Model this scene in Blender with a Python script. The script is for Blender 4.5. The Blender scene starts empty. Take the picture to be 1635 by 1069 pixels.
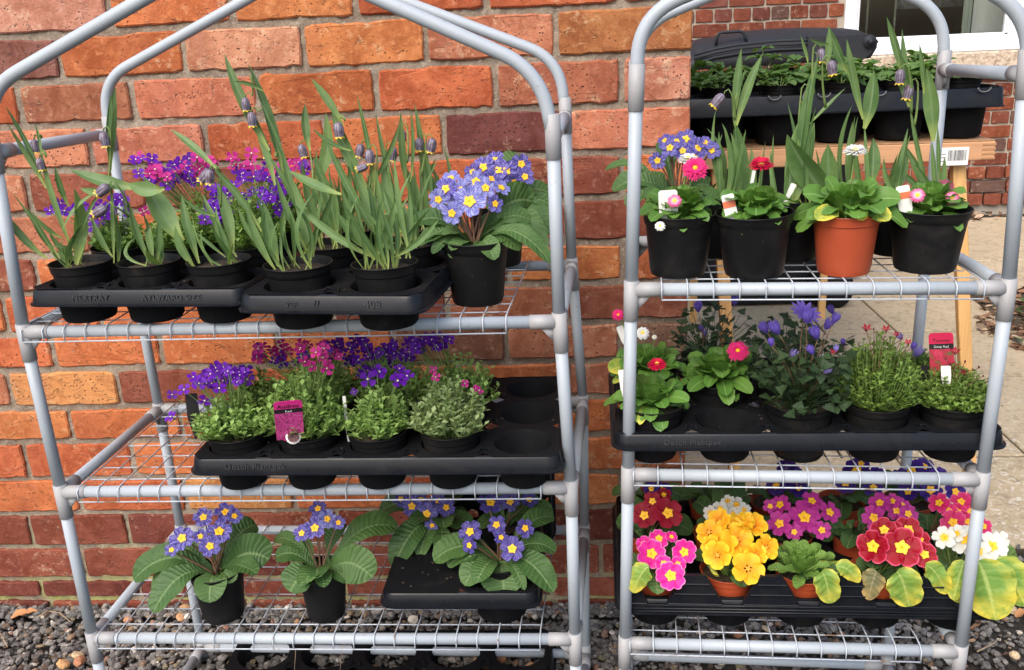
import bpy, math, random
import numpy as np
from mathutils import Vector, Matrix, noise
R_ = random.Random(7)
SC = bpy.context.scene
COL = SC.collection
PI = math.pi

# ------------------------------------------------------------------ camera
CAMP = np.array([0.1060, -1.8001, 1.2368]); YAW, PITCH, ROLL, FPX = -0.07378, 0.31057, -0.045296, 1473.69
def cam_axes():
    cy, sy, cp, sp = math.cos(YAW), math.sin(YAW), math.cos(PITCH), math.sin(PITCH)
    f = np.array([sy*cp, cy*cp, -sp]); r = np.array([cy, -sy, 0.]); u = np.cross(r, f)
    cr, sr = math.cos(ROLL), math.sin(ROLL)
    return f, cr*r+sr*u, -sr*r+cr*u
CF, CR, CU = cam_axes()
cd = bpy.data.cameras.new('camera'); cam = bpy.data.objects.new('camera', cd); COL.objects.link(cam)
cd.sensor_fit = 'HORIZONTAL'; cd.sensor_width = 36; cd.lens = 36*FPX/1635; cd.clip_start = .05; cd.clip_end = 300
m = Matrix.Identity(4)
for i in range(3): m[i][0], m[i][1], m[i][2], m[i][3] = CR[i], CU[i], -CF[i], CAMP[i]
cam.matrix_world = m; SC.camera = cam
# ------------------------------------------------------------------ light
SUN_AZ, SUN_EL = math.radians(205), math.radians(48)   # direction the light comes from (compass, y = north)
w = bpy.data.worlds.new('World'); SC.world = w; w.use_nodes = True
nt = w.node_tree; bg = nt.nodes['Background']
sk = nt.nodes.new('ShaderNodeTexSky'); sk.sky_type = 'NISHITA'; sk.sun_disc = False
sk.sun_elevation = SUN_EL; sk.sun_rotation = SUN_AZ; sk.air_density = 1.0; sk.dust_density = 4.0; sk.ozone_density = 1.0
nt.links.new(sk.outputs[0], bg.inputs[0]); bg.inputs[1].default_value = 0.15
sl = bpy.data.lights.new('sun', 'SUN'); so = bpy.data.objects.new('sun', sl); COL.objects.link(so)
sl.energy = 1.05; sl.angle = math.radians(50); sl.color = (1, .97, .93)
sd = Vector((math.sin(SUN_AZ)*math.cos(SUN_EL), math.cos(SUN_AZ)*math.cos(SUN_EL), math.sin(SUN_EL)))
so.rotation_euler = sd.to_track_quat('Z', 'Y').to_euler()
SC.view_settings.view_transform = 'Standard'; SC.view_settings.look = 'None'; SC.view_settings.gamma = 1
SC.view_settings.use_curve_mapping = False; SC.view_settings.exposure = 0.93

# ------------------------------------------------------------------ measuring helpers: a sight line meets a real plane of the place
def ray(px, py): return CF + CR*(px-817.5)/FPX - CU*(py-534.5)/FPX
def atY(px, py, Y):
    d = ray(px, py); t = (Y-CAMP[1])/d[1]; return Vector(CAMP+t*d)
def atZ(px, py, Z):
    d = ray(px, py); t = (Z-CAMP[2])/d[2]; return Vector(CAMP+t*d)
def ppm(P): return FPX/max(.05, float((np.array(P)-CAMP)@CF))
def tocam(P): return Vector(CAMP-np.array(P)).normalized()

# ------------------------------------------------------------------ object helpers
def thing(name, label, cat, loc=(0, 0, 0), group=None):
    o = bpy.data.objects.new(name, None); COL.objects.link(o); o.location = loc; o.empty_display_size = .03
    tag(o, label, cat, group); return o
def tag(o, label, cat, group=None, kind=None):
    if label: o['label'] = label
    if cat: o['category'] = cat
    if group: o['group'] = group
    if kind: o['kind'] = kind
    return o
class MB:
    def __init__(s): s.v = []; s.f = []; s.uv = []; s.n = 0; s.m = []
    def add(s, v, f, uv=None, mi=0):
        b = s.n; s.v.extend(v); s.n += len(v)
        for q in f: s.f.append(tuple(b+i for i in q))
        s.uv.extend(uv if uv is not None else [(0, 0)]*len(v)); s.m.extend([mi]*len(f)); return s
    def mesh(s, name, mats, smooth=True):
        me = bpy.data.meshes.new(name); me.from_pydata([tuple(p) for p in s.v], [], s.f)
        if s.uv:
            uvl = me.uv_layers.new(name='UVMap'); li = np.empty(len(me.loops), dtype=np.int32); me.loops.foreach_get('vertex_index', li)
            uvl.data.foreach_set('uv', np.array(s.uv, dtype=np.float32)[li].ravel())
        if not isinstance(mats, (list, tuple)): mats = [mats]
        for q in mats: me.materials.append(q)
        if len(mats) > 1: me.polygons.foreach_set('material_index', np.array(s.m, dtype=np.int32))
        me.polygons.foreach_set('use_smooth', np.full(len(me.polygons), smooth)); me.update(); return me
def link(name, me, parent=None, loc=None, rot=None, scale=None, mw=None, color=None, kind=None):
    o = bpy.data.objects.new(name, me); COL.objects.link(o)
    if mw is not None: o.matrix_local = mw
    if loc is not None: o.location = loc
    if rot is not None: o.rotation_euler = rot
    if scale is not None: o.scale = (scale,)*3 if isinstance(scale, (int, float)) else scale
    if parent is not None: o.parent = parent
    if color: o.color = (*color, 1)
    if kind: o['kind'] = kind
    return o
def tube(mb, pts, r, seg=10, cap=True, mi=0):
    pts = [Vector(p) for p in pts]; n = len(pts); rr = r if isinstance(r, (list, tuple)) else [r]*n
    T = [(pts[min(i+1, n-1)]-pts[max(i-1, 0)]).normalized() for i in range(n)]
    a = T[0].orthogonal().normalized(); v = []; uv = []; L = 0
    for i in range(n):
        if i: L += (pts[i]-pts[i-1]).length
        a = (a-T[i]*a.dot(T[i])).normalized(); b = T[i].cross(a)
        for k in range(seg):
            t = 2*PI*k/seg; v.append(pts[i]+(a*math.cos(t)+b*math.sin(t))*rr[i]); uv.append((k/seg, L))
    f = [(i*seg+k, i*seg+(k+1) % seg, (i+1)*seg+(k+1) % seg, (i+1)*seg+k) for i in range(n-1) for k in range(seg)]
    if cap: f += [tuple(range(seg))[::-1], tuple((n-1)*seg+k for k in range(seg))]
    mb.add(v, f, uv, mi)
def box(mb, lo, hi, mi=0, M=None):
    v = [Vector((x, y, z)) for z in (lo[2], hi[2]) for y in (lo[1], hi[1]) for x in (lo[0], hi[0])]
    if M: v = [M@p for p in v]
    mb.add(v, [(0, 2, 3, 1), (4, 5, 7, 6), (0, 1, 5, 4), (2, 6, 7, 3), (0, 4, 6, 2), (1, 3, 7, 5)], [(p.x, p.z) for p in v], mi)
def bevbox(mb, lo, hi, b=.002, M=None, mi=0):
    import itertools
    cx = [(lo[i]+hi[i])/2 for i in range(3)]; hx = [(hi[i]-lo[i])/2 for i in range(3)]
    v = []; idx = {}
    for sx, sy, sz in itertools.product((-1, 1), repeat=3):
        for ax in range(3):
            p = [cx[i]+(sx, sy, sz)[i]*(hx[i]-(0 if i == ax else b)) for i in range(3)]
            idx[(sx, sy, sz, ax)] = len(v); v.append(Vector(p))
    f = []
    def q(*k): f.append(tuple(idx[i] for i in k))
    for s in (-1, 1):
        q(*[(s, y, z, 0) for y, z in ((-1, -1), (1, -1), (1, 1), (-1, 1))]); q(*[(x, s, z, 1) for x, z in ((-1, -1), (1, -1), (1, 1), (-1, 1))]); q(*[(x, y, s, 2) for x, y in ((-1, -1), (1, -1), (1, 1), (-1, 1))])
    for a in (-1, 1):
        for c in (-1, 1):
            q((-1, a, c, 1), (1, a, c, 1), (1, a, c, 2), (-1, a, c, 2)); q((a, -1, c, 0), (a, 1, c, 0), (a, 1, c, 2), (a, -1, c, 2)); q((a, c, -1, 0), (a, c, 1, 0), (a, c, 1, 1), (a, c, -1, 1))
    for sx, sy, sz in itertools.product((-1, 1), repeat=3): q((sx, sy, sz, 0), (sx, sy, sz, 1), (sx, sy, sz, 2))
    if M: v = [M@p for p in v]
    mb.add(v, f, [(p.x, p.z) for p in v], mi)
def lathe(mb, prof, seg=40, mi=0, close=False):
    v = []; uv = []; n = len(prof)
    for i, (r, z) in enumerate(prof):
        for k in range(seg):
            t = 2*PI*k/seg; v.append(Vector((r*math.cos(t), r*math.sin(t), z))); uv.append((k/seg, i/(n-1)))
    f = [(i*seg+k, i*seg+(k+1) % seg, (i+1)*seg+(k+1) % seg, (i+1)*seg+k) for i in range(n-1) for k in range(seg)]
    if close: f.append(tuple(k for k in range(seg))[::-1])
    mb.add(v, f, uv, mi)
def recalc(me):
    import bmesh
    b = bmesh.new(); b.from_mesh(me); bmesh.ops.recalc_face_normals(b, faces=b.faces); b.to_mesh(me); b.free(); return me

# ------------------------------------------------------------------ materials
class NT:
    def __init__(s, name):
        s.m = bpy.data.materials.new(name); s.m.use_nodes = True; s.t = s.m.node_tree; s.b = s.t.nodes['Principled BSDF']; s.out = s.t.nodes['Material Output']
    def n(s, typ, **kw):
        x = s.t.nodes.new(typ)
        for k, val in kw.items():
            if k.startswith('i_'): x.inputs[k[2:].replace('_', ' ')].default_value = val
            else: setattr(x, k, val)
        return x
    def l(s, a, b): s.t.links.new(a, b)
    def noise(s, vec, scale, detail=4, rough=.6, dist=0):
        x = s.n('ShaderNodeTexNoise'); x.inputs['Scale'].default_value = scale; x.inputs['Detail'].default_value = detail; x.inputs['Roughness'].default_value = rough; x.inputs['Distortion'].default_value = dist
        if vec is not None: s.l(vec, x.inputs['Vector'])
        return x.outputs['Fac']
    def ramp(s, fac, stops):
        x = s.n('ShaderNodeValToRGB'); e = x.color_ramp.elements
        while len(e) < len(stops): e.new(.5)
        for i, (p, c) in enumerate(stops): e[i].position = p; e[i].color = (*c, 1) if len(c) == 3 else c
        s.l(fac, x.inputs['Fac']); return x.outputs['Color']
    def mix(s, fac, a, b, mode='MIX'):
        x = s.n('ShaderNodeMix', data_type='RGBA', blend_type=mode)
        for v_, sock in ((fac, x.inputs[0]), (a, x.inputs[6]), (b, x.inputs[7])):
            if isinstance(v_, (int, float)): sock.default_value = v_
            elif isinstance(v_, tuple): sock.default_value = (*v_, 1) if len(v_) == 3 else v_
            else: s.l(v_, sock)
        return x.outputs[2]
    def math(s, op, a, b=None, c=None, clamp=False):
        x = s.n('ShaderNodeMath', operation=op, use_clamp=clamp)
        for v_, sock in zip((a, b, c), x.inputs):
            if v_ is None: continue
            if isinstance(v_, (int, float)): sock.default_value = v_
            else: s.l(v_, sock)
        return x.outputs[0]
    def rng(s, val, a, b, c=0, d=1):
        x = s.n('ShaderNodeMapRange'); s.l(val, x.inputs[0])
        for i, q in enumerate((a, b, c, d)): x.inputs[i+1].default_value = q
        return x.outputs[0]
    def bump(s, h, strength=.5, dist=.002):
        x = s.n('ShaderNodeBump'); x.inputs['Strength'].default_value = strength; x.inputs['Distance'].default_value = dist
        s.l(h, x.inputs['Height']); s.l(x.outputs[0], s.b.inputs['Normal']); return x
    def base(s, c):
        if isinstance(c, tuple): s.b.inputs['Base Color'].default_value = (*c, 1)
        else: s.l(c, s.b.inputs['Base Color'])
    def rough(s, r):
        if isinstance(r, (int, float)): s.b.inputs['Roughness'].default_value = r
        else: s.l(r, s.b.inputs['Roughness'])
    def pos(s): return s.n('ShaderNodeNewGeometry').outputs['Position']
    def obj(s): return s.n('ShaderNodeTexCoord').outputs['Object']
    def oi(s): return s.n('ShaderNodeObjectInfo')
def simple(name, c, r=.5, spec=.5, bumpsc=None, bstr=.2, var=.12, vs=30):
    t = NT(name); p = t.pos(); f = t.noise(p, vs, 5, .65)
    t.base(t.mix(f, tuple(x*(1-var) for x in c), tuple(min(1, x*(1+var)) for x in c))); t.rough(t.rng(f, .3, .7, max(.05, r-.08), min(1, r+.08)))
    t.b.inputs['Specular IOR Level'].default_value = spec
    if bumpsc: t.bump(t.noise(p, bumpsc, 4), bstr, .001)
    return t.m
def m_brick(name, far=False):
    t = NT(name); p = t.pos(); oi = t.oi(); rnd = oi.outputs['Random']
    off = t.n('ShaderNodeVectorMath', operation='ADD'); t.l(p, off.inputs[0])
    cmb = t.n('ShaderNodeCombineXYZ'); t.l(t.math('MULTIPLY', rnd, 37.), cmb.inputs[0]); t.l(t.math('MULTIPLY', rnd, 91.), cmb.inputs[1]); t.l(cmb.outputs[0], off.inputs[1]); q = off.outputs[0]
    k = .6 if far else 1
    n1 = t.noise(q, 9*k, 6, .72, .8); n2 = t.noise(q, 55*k, 6, .75); n3 = t.noise(q, 260*k, 4, .7); n4 = t.noise(q, 5*k, 3, .6, 1.)
    c = oi.outputs['Color']
    dark = t.mix(1., c, (.60, .48, .44), 'MULTIPLY'); lite = t.mix(1., c, (1.22, 1.5, 1.7), 'MULTIPLY')
    col = t.mix(t.rng(n1, .38, .60), dark, c); col = t.mix(t.rng(n2, .50, .78), col, lite)
    # soft firing bands across the brick
    mp = t.n('ShaderNodeMapping'); mp.inputs['Scale'].default_value = (13, 13, .6); t.l(q, mp.inputs[0]); bn = t.noise(mp.outputs[0], 1.2, 2, .5)
    col = t.mix(t.math('MULTIPLY', t.rng(bn, .56, .62), .35), col, t.mix(1., c, (.75, .72, .9), 'MULTIPLY'))
    # lime bloom
    col = t.mix(t.math('MULTIPLY', t.rng(t.math('MULTIPLY', n4, t.rng(n2, .3, .7)), .36, .52), .5), col, (.56, .40, .25))
    # hairline cracks and creases left by the clay
    mc = t.n('ShaderNodeMapping'); mc.inputs['Scale'].default_value = (5, 5, 12); t.l(q, mc.inputs[0]); cr = t.noise(mc.outputs[0], 1.3, 6, .6, .5)
    crk = t.math('MULTIPLY', t.rng(t.math('ABSOLUTE', t.math('SUBTRACT', cr, .5)), .0, .007, 1, 0), t.rng(n2, .45, .6)); col = t.mix(t.math('MULTIPLY', crk, .5), col, (.07, .03, .02))
    # dark fire pits
    vo = t.n('ShaderNodeTexVoronoi'); vo.inputs['Scale'].default_value = 115*k; t.l(q, vo.inputs['Vector'])
    pit = t.math('MULTIPLY', t.rng(vo.outputs['Distance'], .10, .26, 1, 0), t.rng(n1, .47, .6))
    col = t.mix(t.math('MULTIPLY', pit, .75), col, (.045, .022, .018))
    t.base(col); t.rough(.92); t.b.inputs['Specular IOR Level'].default_value = .25
    h = t.math('ADD', t.math('MULTIPLY', n2, .9), t.math('MULTIPLY', n3, .45)); h = t.math('SUBTRACT', h, t.math('MULTIPLY', pit, .9)); h = t.math('ADD', h, t.math('MULTIPLY', n1, .45)); h = t.math('SUBTRACT', h, t.math('MULTIPLY', crk, .8))
    t.bump(h, .85, .0034); return t.m
def m_mortar(name):
    t = NT(name); p = t.pos(); n1 = t.noise(p, 9, 5, .7); n2 = t.noise(p, 120, 5, .75); n3 = t.noise(p, 420, 3, .7)
    c = t.mix(t.rng(n1, .35, .65), (.23, .175, .13), (.36, .295, .225)); c = t.mix(t.rng(n2, .52, .75), c, (.52, .45, .36)); c = t.mix(t.rng(n3, .58, .7), c, (.10, .075, .06))
    sx = t.n('ShaderNodeSeparateXYZ'); t.l(p, sx.inputs[0]); z = sx.outputs[2]
    # algae grows in the damp joints near the soil
    g = t.math('MULTIPLY', t.rng(z, .02, .26, .85, 0), t.rng(n1, .42, .6)); c = t.mix(g, c, (.33, .34, .10))
    t.base(c); t.rough(.95); t.b.inputs['Specular IOR Level'].default_value = .2
    t.bump(t.math('ADD', n2, t.math('MULTIPLY', n3, .5)), .9, .004); return t.m
M_BRICK = m_brick('weathered_brick'); M_MORTAR = m_mortar('lime_mortar'); M_FARB = m_brick('house_brick', True)
def m_pipe(name, c, rough=.38):
    t = NT(name); p = t.pos(); n1 = t.noise(p, 6, 4, .6); n2 = t.noise(p, 90, 4, .7)
    col = t.mix(t.rng(n1, .3, .7), tuple(x*.88 for x in c), c); col = t.mix(t.math('MULTIPLY', t.rng(n2, .64, .74), .55), col, (.16, .13, .10))
    mp = t.n('ShaderNodeMapping'); mp.inputs['Scale'].default_value = (30, 30, 3); t.l(p, mp.inputs[0]); n4 = t.noise(mp.outputs[0], 4, 4, .7)
    col = t.mix(t.math('MULTIPLY', t.rng(n4, .6, .72), .35), col, (.30, .27, .23))
    t.base(col); t.rough(t.rng(n1, .3, .7, rough-.06, rough+.14)); t.bump(n2, .12, .0008); return t.m
M_PIPE = m_pipe('grey_pvc_tube', (.38, .425, .465), .46); M_CONN = m_pipe('taupe_plastic_joint', (.34, .34, .345), .5)
def m_metal():
    t = NT('white_coated_wire'); n = t.noise(t.pos(), 25, 3); t.base(t.mix(t.rng(n, .6, .68), (.44, .48, .53), (.22, .14, .09))); t.rough(.35); return t.m
M_WIRE = m_metal()
def m_black(name, c=(.014, .015, .018), r=.42, dirt=.35):
    t = NT(name); p = t.pos(); n1 = t.noise(p, 14, 5, .7, .5); n2 = t.noise(p, 260, 3, .7)
    col = t.mix(t.math('MULTIPLY', t.rng(n1, .52, .75), dirt), c, (.10, .085, .065)); col = t.mix(t.math('MULTIPLY', t.rng(n2, .70, .76), .5), col, (.25, .21, .16))
    t.base(col); t.rough(t.rng(n1, .3, .7, r-.1, r+.18)); t.bump(t.noise(p, 30, 4), .12, .002); t.b.inputs['Specular IOR Level'].default_value = .22; return t.m
M_TRAY = m_black('tray_plastic', (.0075, .0088, .0120), .26, .07); M_POT = m_black('pot_plastic', (.0075, .0075, .008), .42, .12); M_BIN = m_black('bin_plastic', (.022, .025, .030), .5, .22)
def m_terra():
    t = NT('terracotta_plastic'); p = t.pos(); n = t.noise(p, 16, 4); t.base(t.mix(n, (.33, .050, .017), (.43, .076, .026))); t.rough(.5); t.bump(t.noise(p, 90, 3), .08, .001); return t.m
M_TERRA = m_terra(); M_CUP = m_black('matt_shaded_tray', (.006, .0065, .0078), .72, .10); M_CUP.node_tree.nodes['Principled BSDF'].inputs['Specular IOR Level'].default_value = .10  # M_CUP: darker matt copy of tray plastic, shade of the cells put into its colour
def m_soil(name='potting_soil', a=(.020, .013, .008), b=(.13, .09, .058)):
    t = NT(name); p = t.pos(); n = t.noise(p, 160, 6, .8); n2 = t.noise(p, 40, 4)
    c = t.mix(t.rng(n, .35, .7), a, b); c = t.mix(t.rng(n2, .64, .7), c, (.04, .06, .015)); t.base(c); t.rough(1.); t.bump(n, 1., .006); return t.m
M_SOIL = m_soil()
def m_wood(name, c=(.60, .33, .14), axis=2):
    t = NT(name); mp = t.n('ShaderNodeMapping'); s = [60, 60, 60]; s[axis] = 3; mp.inputs['Scale'].default_value = s; t.l(t.pos(), mp.inputs[0])
    n = t.noise(mp.outputs[0], 1, 5, .6, .8); t.base(t.ramp(n, [(.3, tuple(x*.72 for x in c)), (.55, c), (.75, tuple(min(1, x*1.18) for x in c))])); t.rough(.6); t.bump(n, .2, .001); return t.m
M_WOODX = m_wood('pine_rail', axis=0, c=(.56, .30, .15)); M_WOODZ = m_wood('pine_leg', c=(.70, .40, .15), axis=2); M_WOODY = m_wood('pine_side', axis=1)
M_WHITE = simple('white_upvc', (.78, .80, .82), .35); M_LABELW = simple('white_label', (.80, .80, .78), .4)

# ------------------------------------------------------------------ brick wall
def brick_mesh(name, w, h, d, seed, mat, rag=.0022, nx=13, nz=4, ch=.003):
    """one brick lying in x-z with its face towards -y at y=0, ragged rounded outline"""
    r = random.Random(seed); per = []
    for i in range(nx): per.append((-w/2+w*i/nx, -h/2))
    for i in range(nz): per.append((w/2, -h/2+h*i/nz))
    for i in range(nx): per.append((w/2-w*i/nx, h/2))
    for i in range(nz): per.append((-w/2, h/2-h*i/nz))
    out = []
    ph0 = r.uniform(0, 6); wob = r.uniform(0, .0012)
    for k, (x, z) in enumerate(per):
        c = 1 if k in (0, nx, nx+nz, 2*nx+nz) else 0
        j = lambda s: r.gauss(0, s)
        x += j(rag*.5) - (math.copysign(rag*1.6, x) if c else 0); z += j(rag*.8)+wob*math.sin(x*38+ph0) - (math.copysign(rag*1.6, z) if c else 0)
        if r.random() < .10: z -= math.copysign(rag*2.0, z)
        if r.random() < .05: x -= math.copysign(rag*1.2, x)
        out.append((x, z))
    n = len(out); mb = MB(); v = []
    for x, z in out: v.append((x*(1-2*ch/w), j(.0005), z*(1-2*ch/h)))
    for x, z in out: v.append((x, ch, z))
    for x, z in out: v.append((x, d, z))
    f = [tuple(range(n))]
    for a in (0, n):
        for k in range(n): f.append((a+k, a+n+k, a+n+(k+1) % n, a+(k+1) % n))
    f.append(tuple(range(2*n, 3*n))[::-1])
    mb.add(v, f, [(p[0], p[2]) for p in v]); me = mb.mesh(name, mat, False); return me
LJ = [59, 133, 203, 274, 343, 409, 470, 534, 591, 651, 706, 765, 819, 872, 924]
RJ = [10, 90, 169, 243, 315, 385, 451, 512, 574, 632, 692, 752, 808, 865.5, 918]
zl = [atY(10, y, 0).z for y in LJ]; zr = [atY(957, y, 0).z for y in RJ]; xa, xb = atY(10, 500, 0).x, atY(957, 500, 0).x
zl = [zl[0]+.085*k for k in range(6, 0, -1)]+zl; zr = [zr[0]+.085*k for k in range(6, 0, -1)]+zr
zl += [.035, -.05]; zr += [.035, -.05]
def zj(j, x):
    t = min(1.15, max(-.3, (x-xa)/(xb-xa))); return zl[j]+(zr[j]-zl[j])*t
XC = .328; PITCHX = .2357
PERP = {0: [180, 373, 570, 777, 991], 1: [95, 294, 484.5, 680, 888], 2: [32, 213, 413, 600.6, 792, 992], 3: [144, 330, 521, 709, 903], 4: [47, 235, 425, 620, 810, 993], 5: [145, 330, 520, 712, 905], 6: [60, 250, 440, 625, 812, 995],
        7: [10, 160, 345, 530, 715, 903], 8: [86, 257, 445, 630, 809, 990], 9: [17, 190, 370, 550, 732, 907], 10: [114, 290, 470, 650, 825, 1000], 11: [43, 213, 385, 560, 740, 915], 12: [128, 297, 470, 645, 820, 990], 13: [50, 205, 370, 540, 705, 870, 1035], 14: [134, 300, 465, 630, 795, 960], 15: [64, 220, 385, 550, 715, 880, 1040]}
def brick_color(r, row, u=None):
    k = r.random()
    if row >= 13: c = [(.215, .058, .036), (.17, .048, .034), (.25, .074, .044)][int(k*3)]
    elif k < .40: c = (.56, .175, .064)
    elif k < .66: c = (.50, .135, .055)
    elif k < .80: c = (.62, .225, .080)
    elif k < .92: c = (.48, .185, .100)
    else: c = (.28, .088, .052)
    j = r.uniform(.88, 1.1); return tuple(x*j for x in c)
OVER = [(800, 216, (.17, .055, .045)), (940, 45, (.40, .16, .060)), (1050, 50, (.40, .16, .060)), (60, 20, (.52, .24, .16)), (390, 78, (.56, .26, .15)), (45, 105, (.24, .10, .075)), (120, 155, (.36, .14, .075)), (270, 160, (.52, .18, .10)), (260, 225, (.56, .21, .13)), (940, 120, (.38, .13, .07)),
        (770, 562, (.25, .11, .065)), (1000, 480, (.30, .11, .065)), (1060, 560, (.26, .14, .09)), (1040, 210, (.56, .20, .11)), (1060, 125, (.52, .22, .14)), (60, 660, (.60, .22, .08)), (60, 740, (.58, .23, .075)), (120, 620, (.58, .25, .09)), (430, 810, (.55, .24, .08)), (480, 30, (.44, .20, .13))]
wall = thing('brick_wall', 'weathered orange red brick wall with pale lime mortar behind the flower racks', 'wall', (0, 0, 0))
r = random.Random(3)
for row in range(-5, 17):
    j0, j1 = row+5, row+6
    if j1 >= len(zl): break
    row_px = PERP.get(row); py = (LJ[max(0, min(14, row-1))]+LJ[max(0, min(14, row))])/2
    if row_px:
        xs = [atY(p, (LJ[max(0, row-1)]+LJ[min(14, row)])/2 + ((RJ[max(0, row-1)]+RJ[min(14, row)])/2-(LJ[max(0, row-1)]+LJ[min(14, row)])/2)*p/957, 0).x for p in row_px]
    else: xs = [-.9+(.118 if row % 2 else 0)+PITCHX*k for k in range(5)]
    while xs[0] > -1.75: xs.insert(0, xs[0]-PITCHX*r.uniform(.97, 1.03))
    while xs[-1] < XC-PITCHX*.8: xs.append(xs[-1]+PITCHX*r.uniform(.97, 1.02))
    if XC-xs[-1] < .05: xs.pop()
    xs.append(XC+.006)
    for a, b in zip(xs[:-1], xs[1:]):
        xm = (a+b)/2; z1, z0_ = zj(j0, xm), zj(j1, xm); gap = .0115 if row < 12 else .0095
        bw, bh = (b-a)-gap*r.uniform(.8, 1.15), (z1-z0_)-(.0135 if row < 12 else .0115)*r.uniform(.75, 1.2)
        me = brick_mesh('brick', bw, bh, .10, r.random(), M_BRICK, .00105 if row < 13 else .0008)
        col = brick_color(r, row)
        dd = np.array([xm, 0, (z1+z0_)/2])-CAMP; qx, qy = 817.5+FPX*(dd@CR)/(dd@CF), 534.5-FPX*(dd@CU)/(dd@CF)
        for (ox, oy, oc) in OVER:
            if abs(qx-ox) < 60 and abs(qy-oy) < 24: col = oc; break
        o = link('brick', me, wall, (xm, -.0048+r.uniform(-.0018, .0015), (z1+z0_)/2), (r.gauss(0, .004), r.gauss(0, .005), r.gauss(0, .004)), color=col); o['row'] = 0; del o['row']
# the return of the wall round the corner, header and stretcher ends
for row in range(-5, 17):
    j0, j1 = row+5, row+6
    if j1 >= len(zl): break
    z1, z0_ = zj(j0, XC), zj(j1, XC); y = .105 if row % 2 else .222
    while y < 1.0:
        L = .225; me = brick_mesh('brick', L-.011, (z1-z0_)-.0125, .1, r.random(), M_BRICK, .0015)
        link('brick', me, wall, (XC+.006, y+L/2, (z1+z0_)/2), (0, 0, PI/2), color=brick_color(r, row)); y += L+.003
def mortar_sheet():
    mb = MB(); nx, nz = 330, 250; x0, x1, z0_, z1 = -1.86, XC-.001, -.06, zl[0]
    v = []
    for j in range(nz+1):
        for i in range(nx+1):
            x = x0+(x1-x0)*i/nx; z = z0_+(z1-z0_)*j/nz
            y = .0010-.0042*noise.noise(Vector((x*55, z*55, 1)))-.0028*noise.noise(Vector((x*150, z*150, 5)))-.0030*noise.noise(Vector((x*9, z*9, 3)))
            v.append((x, y, z))
    f = [(j*(nx+1)+i, j*(nx+1)+i+1, (j+1)*(nx+1)+i+1, (j+1)*(nx+1)+i) for j in range(nz) for i in range(nx)]
    mb.add(v, f, [(p[0], p[2]) for p in v])
    box(mb, (x0, .02, z0_), (x1, 1.02, z1)); return mb.mesh('mortar', M_MORTAR)
link('mortar', mortar_sheet(), wall)

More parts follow.
